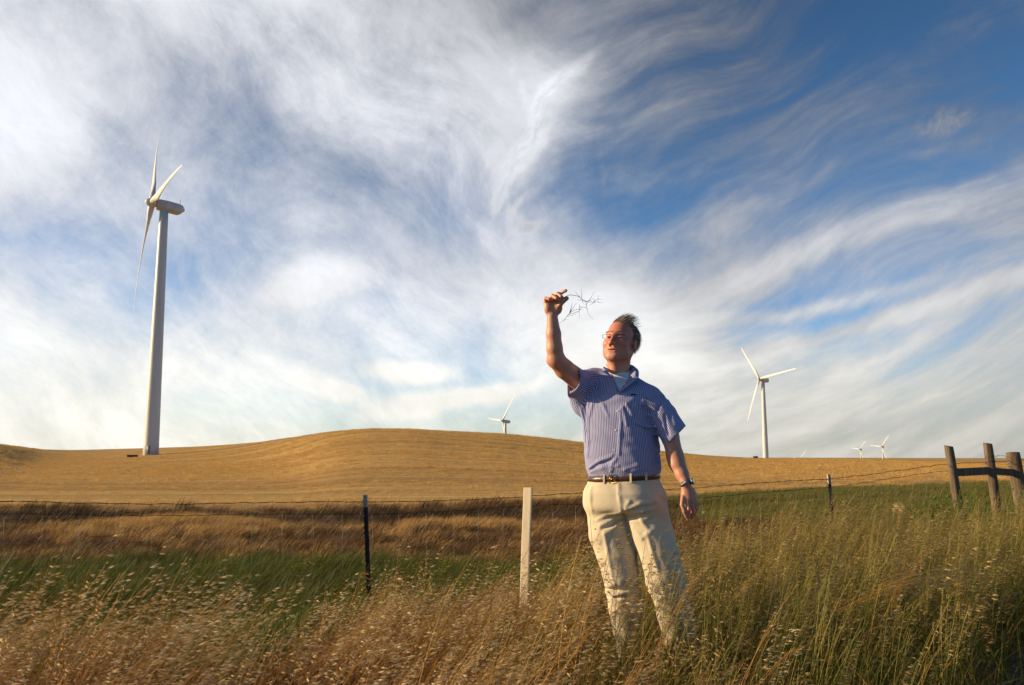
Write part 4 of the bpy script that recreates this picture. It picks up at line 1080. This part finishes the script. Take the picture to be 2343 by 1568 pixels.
windl = np.array(wind) @ HM
# dense scalp layer
while cnt < 8000:
    u_ = rh.uniform(-math.pi, math.pi); v_ = math.asin(rh.uniform(-.98, .99)); q = scalp(u_, v_); x, y, z = q; ax2 = abs(x)
    # hairline: receding at the temples, thin on top, down to the nape behind the ears
    line = .058-.45*max(ax2-.034, 0) if z > .075 else .020-.2*max(z, 0)
    if z > .075: ok = y < line+.018*(z-.075)/.05
    elif z > .01: ok = y < .018+(z-.01)*.25
    elif z > -.045: ok = (y < -.036) or (z > -.022 and y < .010 and ax2 > .06 and y > -.01)
    else: ok = y < -.038
    if not ok or z < -.088: continue
    if z > .09 and rh.random() < .25: continue
    nrm = np.array([x/.078**2, (y+.018)/.098**2, (z-.036)/.087**2]); nrm /= np.linalg.norm(nrm)
    topf = np.clip((z-.07)/.05, 0, 1)*np.clip((y+.045)/.07, 0, 1)
    back = np.array([0, -1, -.35])
    if rh.random() < topf:
        L_ = rh.uniform(.038, .085)*(.6+.5*topf); dv_ = nrm*.38+windl*.75+np.array([0,-.35,.48]); curl = np.array([0,-.45,-.30])+windl*.4
    else:
        L_ = rh.uniform(.026, .050); dv_ = nrm*.22+back*.9+windl*.2; curl = np.array([0,-.2,-.8])+windl*.2-nrm*.25
        if z < -.03: L_ *= .9; dv_ = nrm*.5+np.array([0,-.4,-.8])
    dv_ = dv_+np.array([rh.gauss(0,.15), rh.gauss(0,.15), rh.gauss(0,.15)]); dv_ /= np.linalg.norm(dv_)
    pts = []; pos = q-nrm*.002; dd = dv_.copy()
    if z < -.03: pos = pos*np.array([.90,.92,1])
    for i in range(5):
        pts.append(hw(*pos)); pos = pos+dd*L_/4; dd = dd+curl*.22; dd /= np.linalg.norm(dd)
    sd = Vector((rh.gauss(0,1), rh.gauss(0,1), rh.gauss(0,1))).normalized(); w0_ = rh.uniform(.0006,.0012)
    g.ribbon(pts, [w0_, w0_, w0_*.9, w0_*.6, .0002], 0, min(1, max(0, rh.gauss(.45+.3*topf,.25))), sd); cnt += 1
ob = g.build('hair', [hairm]); COL.objects.link(ob); ob.parent = body
# scalp skin showing as dark roots under the strands
def haircap(p):
    q = (p-HC) @ HM; d = ell(q, (0,-.022,.036), (.0795,.0960,.0890)); 
    ax2 = np.abs(q[:,0])
    d = smax(d, q[:,1]-np.where(q[:,2] > .07, .040, .004), .012); d = smax(d, -q[:,2]-.010-np.clip(-.030-q[:,1], 0, .07)*1.4, .010)
    return d+.0012*np.sin(q[:,0]*300+4*np.sin(q[:,2]*90))*np.sin(q[:,1]*260)
capm = simple_mat('hair_roots', (.12,.085,.05), .7, 0, .4, 200, .5)
sdf_obj('hair_roots', haircap, HC-.13, HC+.15, .003, capm, body)
gold = simple_mat('wire_frame_metal', (.18,.15,.12), .3, .9)
gl = empty('glasses'); gl.parent = body
m = MB()
for s in (-1, 1):
    cx_ = .0315*s
    top = [hw(cx_+s*x, .1085-abs(x+.0)*.10-(.10*max(x,0)), .0085+z) for x, z in ((-.0235,-.002),(-.012,.001),(0,.0015),(.012,.001),(.026,-.001))]
    m.tube(top, .0010, 6)
    m.tube([hw(s*.0575,.102,.0075), hw(s*.0655,.097,.007), hw(s*.0795,.050,.006), hw(s*.083,-.012,.002), hw(s*.081,-.028,-.010)], .0011, 6)
    m.tube([hw(s*.0578,.1035,.0070), hw(s*.0575,.1030,-.014)], .0006, 5)
m.tube([hw(-.0085,.1095,.004), hw(0,.1135,.007), hw(.0085,.1095,.004)], .0010, 6)
for s in (-1, 1): m.tube([hw(s*.0085,.108,.002), hw(s*.010,.103,-.006)], .0009, 5)
fr = m.build('frame', gold, gl)
lens, t, pb, out = mat_new('lens_glass')
tr = t.new('ShaderNodeBsdfTransparent'); gy = t.new('ShaderNodeBsdfGlossy'); gy.inputs['Roughness'].default_value = .03; fz = t.new('ShaderNodeFresnel'); fz.inputs[0].default_value = 1.5
mx = t.new('ShaderNodeMixShader'); t.put(mx.inputs[0], t.m('MULTIPLY', fz.outputs[0], .35)); t.l.new(tr.outputs[0], mx.inputs[1]); t.l.new(gy.outputs[0], mx.inputs[2]); t.l.new(mx.outputs[0], out.inputs[0])
for s in (-1, 1):
    cx_ = .0335*s; pts = [(-.0235,.006),(-.022,-.010),(-.014,-.0155),(.010,-.0155),(.021,-.0125),(.0245,-.003),(.024,.008),(0,.0095)]
    m = MB(); vs = [hw(cx_+s*x, .1070-.10*max(x,0)+d_, z) for d_ in (0,.0016) for x, z in pts]; k_ = len(pts)
    m.add(vs, [tuple(range(k_)), tuple(range(2*k_-1, k_-1, -1))]+[(i, (i+1)%k_, k_+(i+1)%k_, k_+i) for i in range(k_)]); m.build('lens', lens, gl, smooth=False)

# ---- shirt
def fold_fn(base, folds):
    out_ = []
    for pts, r_, sg in folds:
        W = [march(base, *q) for q in pts]; out_.append((W, r_, sg))
    def fn(p):
        d = base(p)
        for W, r_, sg in out_:
            c_ = sum(W)/len(W); rad = max(np.linalg.norm(w_-c_) for w_ in W)+.05
            q = p-c_; m_ = (q*q).sum(1) < rad*rad
            if not m_.any(): continue
            e = None
            for i in range(len(W)-1):
                x = cap(p[m_], W[i], W[i+1], r_ if i else r_*.4, r_ if i < len(W)-2 else r_*.4); e = x if e is None else np.minimum(e, x)
            d[m_] = smin(d[m_], e, .016) if sg > 0 else smax(d[m_], -e, .014)
        return d
    return fn
upR = S_R+V3((.035,.0,.055))
def sleeveR(p):
    d = chain(p, [S_R+V3((.045,0,.02)), S_R*.5+HEM_R*.5+V3((.0,.0,-.012)), HEM_R+V3((-.004,0,-.012))], [.072,.074,.076], .03)
    return smin(d, cap(p, S_R+V3((.0,-.01,-.02)), W1(505,1045,4.50), .070, .060), .03)
axR = (HEM_R-S_R); axR = axR/np.linalg.norm(axR)
def sleeveL(p): return chain(p, [S_L+V3((-.035,.015,.0)), S_L+V3((.004,0,-.02)), S_L*.5+HEM_L*.5+V3((.002,0,0)), HEM_L], [.071,.071,.072,.076], .03)
axL = (HEM_L-S_L); axL = axL/np.linalg.norm(axL); axLh = axL*.86+V3((.30,0,-.02)); axLh /= np.linalg.norm(axLh)
axRh = axR*.95+V3((.0,-.10,-.02)); axRh /= np.linalg.norm(axRh)
def shirt_base(p):
    d = smax(torso(p, SA, SB), p[:,2]-1.525, .02)
    d = smin(d, cap(p, S_R+V3((.05,0,.035)), NB+V3((0,0,-.055)), .060, .060), .04)
    d = smin(d, cap(p, S_L+V3((-.02,.01,.006)), NB+V3((0,0,-.055)), .062, .060), .04)
    hang = ell(p, W1(640,1160,4.60), (.060,.075,.11)); d = smin(d, hang, .04)
    d = smin(d, sleeveR(p), .03); d = smin(d, sleeveL(p), .022)
    d = smax(d, ((p-(HEM_R+V3((-.004,0,-.008)))) @ axRh), .003)*1.
    return d
def shirt_cut(p):
    # hollow sleeve ends
    dl = (p-HEM_L) @ axLh
    near_l = np.linalg.norm(p-HEM_L, axis=1) < .16
    return dl, near_l
Vw = [W1(925,925,4.42), W1(1150,915,4.42), W1(1018,1140,4.42)]
def shirt_sdf0(p):
    d = shirt_base(p)
    dl = (p-HEM_L) @ axLh; ml = np.linalg.norm(p-HEM_L, axis=1) < .15
    d = np.where(ml & (p[:,0] > S_L[0]+.01), smax(d, dl, .003), d)
    # open sleeve ends
    d = smax(d, -cap(p, HEM_L+axL*.05, HEM_L-axL*.075, .068, .060), .004)
    d = smax(d, -cap(p, HEM_R+axR*.06, HEM_R-axR*.07+V3((.0,0,-.01)), .070, .060), .004)
    d = smax(d, -cap(p, NB+V3((0,0,-.01)), NB+V3((0,0,.2)), .070, .085), .01)
    d = smax(d, .962-p[:,2]+.03*np.clip(p[:,0]-.65,-.2,.2), .01)
    return d
ctrT = V3((float(np.interp(1.4, tz, tcx)), float(np.interp(1.4, tz, tcy)), 1.4))
SF = [([c2(*q) for q in pts], r_, sg) for pts, r_, sg in [
 ([(985,330),(930,300),(880,285)], .007, 1), ([(1000,400),(930,350),(860,325)], .007, 1), ([(1000,470),(940,450),(850,415)], .007, 1),
 ([(1000,435),(930,400),(870,372)], .006, -1), ([(1005,560),(900,560),(790,520)], .008, 1), ([(1010,640),(930,620),(820,560)], .007, 1), ([(1000,600),(900,590),(800,545)], .006, -1),
 ([(705,340),(730,390),(765,440)], .006, 1), ([(665,370),(690,470),(705,540)], .006, 1),
 ([(340,970),(440,900),(560,850)], .007, 1), ([(350,1005),(470,960),(620,950)], .007, 1), ([(345,990),(430,930),(560,890)], .005, -1),
 ([(690,985),(820,940),(1000,930)], .007, 1), ([(760,1000),(880,975),(1010,980)], .006, 1),
 ([(330,310),(325,500),(330,700),(325,850)], .006, 1), ([(385,290),(362,360),(345,450)], .006, 1), ([(255,380),(285,520),(300,700)], .007, 1), ([(300,330),(305,500),(312,650)], .005, -1),
 ([(440,300),(480,360),(520,450)], .004, 1), ([(1055,200),(1050,300),(1010,400)], .005, -1), ([(200,120),(280,150),(350,160)], .006, 1), ([(150,190),(260,220),(330,200)], .006, 1), ([(380,60),(330,140),(310,220)], .006, -1),
 ([(440,80),(470,140),(500,260)], .005, 1), ([(400,140),(420,200),(440,260)], .005, -1), ([(1120,300),(1150,420),(1190,540)], .006, 1), ([(1080,450),(1100,560),(1120,640)], .005, -1),
 ([(640,395),(650,500),(640,620),(630,830)], .0035, 1), ([(600,880),(560,930),(550,1000)], .006, 1)]]
shirt_folded = fold_fn(shirt_base, SF)
def inner(p, off): return torso(p, SA, SB, off)
def shirt_sdf(p):
    d = shirt_folded(p)
    d = d+.0016*np.sin(p[:,0]*38+9*np.sin(p[:,2]*11))*np.sin(p[:,2]*31+4*np.sin(p[:,0]*15))
    d = smax(d, ((p-(HEM_R+V3((-.004,0,-.008)))) @ axRh), .003) if True else d
    ml = (np.linalg.norm(p-HEM_L, axis=1) < .17) & (p[:,0] > S_L[0]+.01)
    d = np.where(ml, smax(d, (p-HEM_L) @ axLh, .003), d)
    d = smax(d, -cap(p, HEM_L+axL*.05, HEM_L-axL*.08, .069, .056), .004)
    d = smax(d, -cap(p, HEM_R+axR*.06+V3((0,0,-.012)), HEM_R-axR*.07+V3((.0,0,-.016)), .069, .058), .004)
    d = smax(d, -cap(p, NB+V3((0,0,-.01)), NB+V3((0,0,.2)), .068, .085), .01)
    # open collar: a V down the front, as deep as the cloth only
    q = (p-NB) @ TM; e = np.maximum(np.abs(q[:,0]-VCX)*1.0-np.clip((q[:,2]-VZ)*.55, -1, .075), VZ-q[:,2]); e = np.maximum(e, -q[:,1])
    d = smax(d, -np.maximum(e, -shirt_base(p)-.030), .003)
    return smax(d, .965-p[:,2]-.06*(p[:,0]-.66), .008)
vb = march(shirt_base, *c1(1018, 1135)); vq = (vb-NB) @ TM; VCX, VZ = float(vq[0])-.0, float(vq[2])
shirtm, t, pb, out = mat_new('striped_cotton')
st = t.new('ShaderNodeAttribute', attribute_name='stripe').outputs['Fac']
tc = t.new('ShaderNodeTexCoord').outputs['Object']
PER = .0088
ph_ = t.m('FRACT', t.m('DIVIDE', t.m('ADD', st, t.m('MULTIPLY', t.m('SUBTRACT', t.noise(tc, 14, 2, .5), .5), .004)), PER))
w1_ = t.mapr(t.m('ABSOLUTE', t.m('SUBTRACT', ph_, .5)),   .17, .24, 1, 0)       # light stripe
ph2 = t.m('FRACT', t.m('ADD', ph_, .5)); w2_ = t.mapr(t.m('ABSOLUTE', t.m('SUBTRACT', ph2, .5)), .07, .12, 1, 0)
cs = t.mix(w1_, (.14,.17,.42), (.48,.47,.55)); cs = t.mix(t.m('MULTIPLY', w2_, .35), cs, (.20,.06,.14))
t.put(pb.inputs['Base Color'], cs); pb.inputs['Roughness'].default_value = .85; pb.inputs['Specular IOR Level'].default_value = .2
b = t.new('ShaderNodeBump'); b.inputs['Strength'].default_value = .5; b.inputs['Distance'].default_value = .006
t.put(b.inputs['Height'], t.noise(t.mapping(tc, sc=(16, 16, 9)), 1., 4, .6, .8)); t.l.new(b.outputs[0], pb.inputs['Normal'])
def angc(v, o, ax, rad):
    ax = ax/np.linalg.norm(ax); u = np.cross(ax, [0,1,0]); u /= np.linalg.norm(u); w_ = np.cross(ax, u); q = v-o
    return np.arctan2(q @ w_, -(q @ u))*rad
def shirt_attr(v):
    p = v.astype(np.float32)
    cx = np.interp(v[:,2], tz, tcx); cy = np.interp(v[:,2], tz, tcy); qx, qy = v[:,0]-cx, v[:,1]-cy
    lx = qx*TM[0,0]+qy*TM[1,0]; ly = qx*TM[0,1]+qy*TM[1,1]
    s_ = np.arctan2(lx/1.25, ly)*.185
    q = (v-NB); yoke = np.clip((v[:,2]-1.38)/.1, 0, 1)
    s_ = s_*(1-yoke)+(lx*.98)*yoke
    dT = torso(p, SA, SB); dR = sleeveR(p); dL = sleeveL(p)
    sr = angc(v, S_R, HEM_R-S_R, .072); sl = angc(v, S_L, HEM_L-S_L, .075)
    mR = (dR+.012 < dT) & (((v-S_R) @ axR) > -.045); mL = (dL+.008 < dT) & (((v-S_L) @ axL) > -.035) & (v[:,0] > .62)
    return {'stripe': np.where(mR, sr, np.where(mL, sl, s_))+1.0}
shirt = sdf_obj('shirt', shirt_sdf, (.30,4.22,.93), (1.02,4.84,1.62), .003, shirtm, root_man, shirt_attr)
# white undershirt
white = simple_mat('white_cotton', (.62,.64,.70), .9, 0, .06, 20, .2)
nl = W1(1030, 955, 4.47)
def tee(p):
    d = torso(p, SA, SB, -.014); d = smin(d, cap(p, NB+V3((-.09,0,-.075)), NB+V3((.09,0,-.075)), .045, .045), .04)
    d = smin(d, cap(p, NB+V3((0,-.01,-.075)), NB+V3((0,0,-.03)), .074, .072), .03)
    pl = (p-nl) @ V3((.10,-.42,.90)); d = smax(d, pl, .006)
    return smax(d, 1.10-p[:,2], .01)
sdf_obj('undershirt', tee, (.36,4.28,1.08), (.90,4.84,1.62), .004, white, root_man)
# collar
Tt = [(962,1012,4.445),(905,925,4.455),(868,893,4.52),(885,880,4.60),(950,846,4.665),(1045,846,4.665),(1118,858,4.61),(1165,885,4.53),(1178,960,4.465),(1110,1050,4.435),(1030,1135,4.425)]
Oo = [(955,985,4.435),(880,945,4.438),(855,912,4.51),(868,915,4.61),(930,905,4.70),(1060,905,4.70),(1160,895,4.64),(1212,915,4.545),(1216,985,4.455),(1185,1015,4.415),(1052,1118,4.415)]
Ii = [(966,1020,4.455),(925,960,4.475),(895,930,4.53),(900,930,4.59),(955,930,4.64),(1040,930,4.64),(1098,935,4.60),(1120,950,4.54),(1120,1000,4.485),(1075,1070,4.455),(1026,1140,4.440)]
def cr(pts, n=5):
    P_ = [np.array(P(*c1(a, b_), y))-ROOT for a, b_, y in pts]; out_ = []
    for i in range(len(P_)-1):
        p0, p1, p2, p3 = P_[max(i-1,0)], P_[i], P_[i+1], P_[min(i+2,len(P_)-1)]
        for k in range(n):
            u = k/n; out_.append(.5*((2*p1)+(-p0+p2)*u+(2*p0-5*p1+4*p2-p3)*u*u+(-p0+3*p1-3*p2+p3)*u**3))
    out_.append(P_[-1]); return out_
A_, B_, C_ = cr(Ii), cr(Tt), cr(Oo); n = len(A_); vs = []; sc_ = []
for i in range(n):
    T2 = B_[i]*.8+C_[i]*.2+np.array([0,0,.004])
    for q in (A_[i], A_[i]*.5+B_[i]*.5, B_[i], T2, B_[i]*.4+C_[i]*.6, C_[i]): vs.append(q); sc_.append(i*.0105+.5)
fs = [(i*6+k, (i+1)*6+k, (i+1)*6+k+1, i*6+k+1) for i in range(n-1) for k in range(5)]
col_ = mesh_obj('collar', vs, fs, shirtm, shirt); a = col_.data.attributes.new('stripe', 'FLOAT', 'POINT'); a.data.foreach_set('value', np.array(sc_, np.float32))
so = col_.modifiers.new('thick', 'SOLIDIFY'); so.thickness = .003; so.offset = 0; sb_ = col_.modifiers.new('sub', 'SUBSURF'); sb_.levels = 1; sb_.render_levels = 1
def stick(fn, px, py, out_=.002):
    p = march(fn, px, py); e = .004; g_ = np.array([float(fn(p[None]+V3(d))[0]-fn(p[None]-V3(d))[0]) for d in ((e,0,0),(0,e,0),(0,0,e))]); nrm = g_/np.linalg.norm(g_)
    return Vector((p+nrm*out_-ROOT).tolist()), Vector(nrm.tolist())
btn = simple_mat('pearl_button', (.62,.58,.50), .3)
for q in (c1(897,912), c1(962,1010), c1(1013,1155), c2(615,408), c2(600,595), c2(587,792), c2(567,978)):
    c_, nn = stick(shirt_sdf, *q)
    if q == c1(897,912): c_ = Vector((np.array(P(*q, 4.432))-ROOT).tolist()); nn = Vector((-.5,-.85,.2)).normalized()
    m = MB(); m.tube([c_-nn*.001, c_+nn*.0012, c_+nn*.0018], [.0055,.0055,.0042], 12); bo = m.build('button', btn, shirt)
blk = simple_mat('black_tag_cloth', (.012,.012,.014), .8)
cs_ = [stick(shirt_sdf, *c2(x, y), .0022)[0] for x, y in ((749,236),(802,240),(800,259),(748,255))]
nn = stick(shirt_sdf, *c2(775, 248))[1]
m = MB(); m.add(cs_+[c-nn*.003 for c in cs_], [(0,1,2,3),(0,4,5,1),(1,5,6,2),(2,6,7,3),(3,7,4,0)]); m.build('chest_tag', blk, shirt, smooth=False)
m = MB(); pw_ = [(648,300),(645,262),(700,250),(800,247),(905,262),(965,280)]
for seg in ([(690,246),(760,246),(850,250),(945,262)], [(690,246),(686,330),(690,440),(760,480)], ):
    m.tube([stick(shirt_sdf, *c2(*q), .0002)[0] for q in seg], .0013, 6)
m.build('pocket_edge', simple_mat('shirt_seam', (.10,.12,.34), .9), shirt)

# ---- trousers
RL = [(335,340,4.62,.106),(362,560,4.60,.110),(408,700,4.58,.104),(440,850,4.565,.094),(450,935,4.565,.088),(468,1050,4.59,.090),(492,1200,4.61,.084),(515,1330,4.62,.080),(530,1440,4.62,.079)]
LL = [(588,350,4.53,.109),(645,560,4.51,.108),(690,700,4.49,.100),(728,850,4.475,.100),(752,945,4.475,.090),(790,1090,4.50,.091),(830,1250,4.52,.084),(852,1400,4.53,.078),(862,1480,4.53,.077)]
hipc = W3(458, 300, 4.575)
def pants_base(p):
    rl = chain(p, [W3(a, b_, y) for a, b_, y, r in RL], [r for *_, r in RL], .03)
    ll = chain(p, [W3(a, b_, y) for a, b_, y, r in LL], [r for *_, r in LL], .03)
    d = smin(rl, ll, .018)
    hp = torso(p, [.216]*2+[.183]+[.18]*8, [.16]*2+[.137]+[.13]*8)
    hp = smax(hp, .80-p[:,2], .05)
    d = smin(d, hp, .035)
    tilt = p[:,2]-1.0-.06*(p[:,0]-.66)
    d = smax(d, tilt, .006)
    return d
PF = [([c3(*q) for q in pts], r_, sg) for pts, r_, sg in [
 ([(443,440),(380,470),(300,505)], .010, 1), ([(450,470),(400,520),(325,560)], .010, 1), ([(445,455),(380,500),(310,530)], .008, -1),
 ([(430,420),(350,430),(280,470)], .008, 1), ([(420,225),(425,320),(440,410)], .005, 1), ([(240,260),(235,330),(245,400)], .008, 1),
 ([(470,400),(560,365),(660,345)], .008, 1), ([(480,430),(580,410),(700,380)], .009, 1), ([(475,415),(570,388),(680,362)], .007, -1),
 ([(500,480),(580,470),(640,440)], .008, 1), ([(520,520),(575,590),(640,545)], .008, 1), ([(470,380),(490,350),(480,345)], .007, 1), ([(560,440),(590,500),(625,545)], .007, 1),
 ([(608,560),(640,660),(680,800),(725,960)], .005, 1), ([(350,660),(362,760),(390,895)], .005, 1),
 ([(332,905),(360,905),(395,898)], .008, 1), ([(335,950),(420,962),(500,945),(560,925)], .010, 1), ([(340,928),(420,935),(500,922),(560,905)], .009, -1), ([(345,975),(430,985),(520,965)], .008, -1),
 ([(595,880),(640,930),(690,965)], .009, 1), ([(600,920),(650,965),(720,985)], .008, 1), ([(600,900),(645,950),(700,975)], .006, -1), ([(860,880),(810,910),(770,925)], .008, 1), ([(875,960),(820,950),(780,960)], .008, 1), ([(870,925),(820,930),(780,945)], .006, -1),
 ([(360,1060),(440,1080),(540,1060)], .008, 1), ([(680,1060),(760,1080),(880,1060)], .008, 1), ([(400,1220),(480,1240),(580,1200)], .008, 1), ([(740,1250),(820,1260),(920,1210)], .008, 1),
 ([(760,600),(770,660),(790,720)], .007, 1), ([(330,570),(340,640),(350,700)], .007, 1), ([(690,320),(730,345),(742,400)], .006, -1)]]
pants_f = fold_fn(pants_base, PF)
def pants_sdf(p):
    d = pants_f(p); return d+.0010*np.sin(p[:,0]*30+6*np.sin(p[:,2]*13))*np.sin(p[:,2]*24+5*np.sin(p[:,0]*17))
khaki, t, pb, out = mat_new('khaki_twill')
tc = t.new('ShaderNodeTexCoord').outputs['Object']
t.put(pb.inputs['Base Color'], t.mix(t.mapr(t.noise(tc, 7, 4, .6), .35, .65), (.64,.54,.39), (.56,.47,.33))); pb.inputs['Roughness'].default_value = .85; pb.inputs['Specular IOR Level'].default_value = .2
b = t.new('ShaderNodeBump'); b.inputs['Strength'].default_value = .35; b.inputs['Distance'].default_value = .006
t.put(b.inputs['Height'], t.noise(t.mapping(tc, rot=(0,.5,0), sc=(14, 14, 24)), 1., 4, .6, .9)); t.l.new(b.outputs[0], pb.inputs['Normal'])
trousers = sdf_obj('trousers', pants_sdf, (.30,4.30,.0), (1.0,4.82,1.06), .0045, khaki, root_man)
seam = simple_mat('khaki_seam', (.40,.33,.23), .9)
m = MB(); m.tube([stick(pants_sdf, *c3(*q), -.0004)[0] for q in ((415,215),(420,300),(432,380),(452,440))], .0016, 6); m.build('fly_seam', seam, trousers)
m = MB(); m.tube([stick(pants_sdf, *c3(*q), -.0004)[0] for q in ((222,225),(205,280),(192,340),(200,385))], .0016, 6); m.build('pocket_seam', seam, trousers)
# belt
leather = simple_mat('brown_belt_leather', (.10,.038,.02), .3, 0, .35, 40, .15)
def ring(off, zc, n=64):
    out_ = []
    for k in range(n):
        a = 2*math.pi*k/n; z = .99
        A = np.interp(z, tz, [.216]*2+[.183]+[.18]*8)+off; Bq = np.interp(z, tz, [.16]*2+[.137]+[.13]*8)+off
        e = 2/2.4; lx = math.copysign(abs(math.cos(a))**e, math.cos(a))*A; ly = math.copysign(abs(math.sin(a))**e, math.sin(a))*Bq
        x = np.interp(z, tz, tcx)+lx*TM[0,0]+ly*TM[0,1]; y = np.interp(z, tz, tcy)+lx*TM[1,0]+ly*TM[1,1]
        out_.append(np.array([x, y, zc+.06*(x-.66)])-ROOT)
    return out_
m = MB(); z0 = .984; prof = [(.004,-.0165),(.0085,-.0155),(.0095,0),(.0085,.0155),(.004,.0165)]
rg = [ring(o_, z0+dz) for o_, dz in prof]; n = 64; vs = [q for r_ in rg for q in r_]
m.add(vs, [(i*n+k, i*n+(k+1)%n, (i+1)*n+(k+1)%n, (i+1)*n+k) for i in range(4) for k in range(n)]); belt = m.build('belt', leather, root_man)
brass = simple_mat('brass', (.62,.40,.12), .25, 1.)
def beltpt(px, py): # nearest point of the belt ring along a line of sight
    best = None
    for q in ring(.011, z0, 400):
        w_ = Vector((q+ROOT).tolist()); d = w_-Vector((0,0,CAM_Z)); s, c = math.sin(PITCH), math.cos(PITCH); dep = d.y*c+d.z*s; x = 1171+F*d.x/dep
        if w_.y < 4.57 and (best is None or abs(x-px) < best[0]): best = (abs(x-px), Vector(q.tolist()))
    return best[1]
bq = beltpt(*c2(553, 1060)); tq = (beltpt(*c2(590, 1060))-beltpt(*c2(520, 1060))).normalized(); up = Vector((0,0,1)); nq = tq.cross(up)*-1; nq = nq if nq.y < 0 else -nq
m = MB(); k_ = [bq+tq*x+up*z+nq*.004 for x, z in ((-.006,-.021),(.022,-.021),(.022,.021),(-.006,.021),(-.006,-.021))]
m.tube(k_, .0026, 8); m.tube([bq+tq*-.004+nq*.005, bq+tq*.022+nq*.006], .0018, 6); m.build('buckle', brass, belt)
for x in (480, 748, 900):
    q = beltpt(*c2(x, 1050)); m = MB(); Mx = Matrix((tq, nq, up)).transposed(); m.box(q+nq*.0015, (.011,.004,.048), Mx); m.build('belt_loop', khaki, trousers, smooth=False, bevel=.001)
# shoes
shoem = simple_mat('brown_shoe_leather', (.07,.035,.02), .5, 0, .3, 30, .2)
for (px_, py_, Y_) in ((535,1470,4.62),(865,1515,4.53)):
    c_ = W3(px_, py_, Y_); zg = gz(float(c_[0]), Y_); c_[2] = zg
    Fm = frame(-160)
    def shoe(p, c_=c_, Fm=Fm):
        q = (p-c_) @ Fm
        d = cap(q, (0,-.06,.045), (0,.12,.030), .042, .036); d = smin(d, cap(q, (0,-.055,.05), (0,-.03,.11), .040, .042), .02)
        return smax(d, .002-q[:,2], .004)
    sdf_obj('shoe', shoe, c_-V3((.22,.24,.01)), c_+V3((.22,.24,.18)), .005, shoem, root_man)
# watch
silver = simple_mat('brushed_steel', (.36,.36,.35), .3, 1., .4, 300, .5)
wc = (Wr_L*.96+W2(1300,1170,4.352)*.04); wd = (W2(1322,1260,4.36)-E_L); wd = Vector((wd/np.linalg.norm(wd)).tolist())
u_ = wd.orthogonal().normalized(); v_ = wd.cross(u_); wcv = Vector((wc-ROOT).tolist())
m = MB(); n = 40; vs = []
for (ro, dz) in ((.0300,-.009),(.0325,-.009),(.0330,0),(.0325,.009),(.0300,.009)):
    for k in range(n):
        a = 2*math.pi*k/n; r_ = ro*(1+.012*math.sin(a*20)); vs.append(wcv+u_*math.cos(a)*r_+v_*math.sin(a)*r_*.92+wd*dz)
m.add(vs, [(i*n+k, i*n+(k+1)%n, (i+1)*n+(k+1)%n, (i+1)*n+k) for i in range(4) for k in range(n)]); watch = m.build('wristwatch', silver, root_man)
rt = Vector((.80,-.35,.30)); rt = (rt-wd*rt.dot(wd)).normalized()
m = MB(); m.tube([wcv+rt*.030, wcv+rt*.038, wcv+rt*.0395], [.017,.017,.014], 24); m.build('watch_case', silver, watch)
m = MB(); m.tube([wcv+rt*.0394, wcv+rt*.0400], [.0135,.0135], 24); m.build('watch_face', simple_mat('watch_dial', (.75,.75,.72), .2), watch)
# ---- sprig held up in the fingers
sp, t, pb, out = mat_new('dry_sprig'); pb.inputs['Base Color'].default_value = (.06,.05,.04,1); pb.inputs['Roughness'].default_value = .7
o0 = Vector(P(*ch(780,420), 4.318)); spg = empty('grass_sprig', o0); tag(spg, "thin dark branching grass sprig pinched in the man's raised fingers and blown to the right", 'grass sprig')
def sl(pts, r0, r1, name, dy=0.):
    W = [Vector(P(*ch(x, y), 4.318+dy*(i/len(pts))+(x-800)*.00002))-o0 for i, (x, y) in enumerate(pts)]; n = len(W)
    m.tube(W, [r0+(r1-r0)*i/(n-1) for i in range(n)], 5)
m = MB(); sl([(760,440),(830,385),(910,350),(980,318),(1060,318),(1150,335),(1240,350),(1320,392),(1380,450),(1480,495),(1570,540),(1680,545),(1780,552),(1840,510),(1890,465),(1930,400),(1950,330)], .0016, .0007, 'main')
sl([(1260,475),(1330,490),(1385,485),(1470,520),(1570,550)], .0008, .0012, 's', .02)
m.build('main_stem', sp, spg)
m = MB(); sl([(1590,540),(1560,600),(1548,680),(1560,770),(1575,850),(1610,940),(1680,1030),(1760,1110)], .0012, .0004, 's', .03)
sl([(1545,740),(1490,720),(1430,712),(1385,735),(1340,765),(1300,800),(1240,790),(1150,825),(1040,880)], .0010, .0009, 's', -.02)
sl([(1310,800),(1305,860),(1318,950),(1330,1090)], .0011, .0004, 's'); sl([(1310,790),(1320,700),(1315,600)], .0009, .0005, 's')
m.build('lower_stem', sp, spg)
m = MB()
for pts in ([(1330,390),(1240,290),(1150,160)], [(1390,440),(1385,300),(1380,90)], [(1600,530),(1690,420),(1760,290),(1830,190)], [(1620,510),(1680,490),(1745,488)], [(1840,510),(1780,455),(1735,405)],
            [(1920,465),(2000,455),(2085,460)], [(1890,530),(1980,570),(2085,572)], [(1830,530),(1740,600),(1630,670)], [(1820,560),(1860,590)], [(1400,480),(1430,560),(1460,630)], [(1545,600),(1500,570)], [(1545,640),(1500,620)], [(1560,780),(1610,785)], [(1330,690),(1400,720)], [(1310,800),(1450,820)], [(1300,860),(1130,910),(960,960)], [(1020,880),(1130,700),(1250,540)], [(990,915),(1030,760),(1100,560)]):
    sl(pts, .0013, .0003, 't', random.uniform(-.03,.03))
m.build('side_spikelets', sp, spg)
m = MB(); sl([(1040,800),(1000,900),(930,980),(850,1080),(780,1160),(640,1270)], .0014, .0004, 's')
for pts in ([(890,1030),(1050,1000),(1210,945)], [(780,1160),(860,1130),(960,1095)], [(940,970),(1100,925),(1270,870)], [(1030,890),(1000,930),(1040,800),(1080,620)]): sl(pts, .0012, .0003, 's', .02)
m.build('seed_branch', sp, spg)
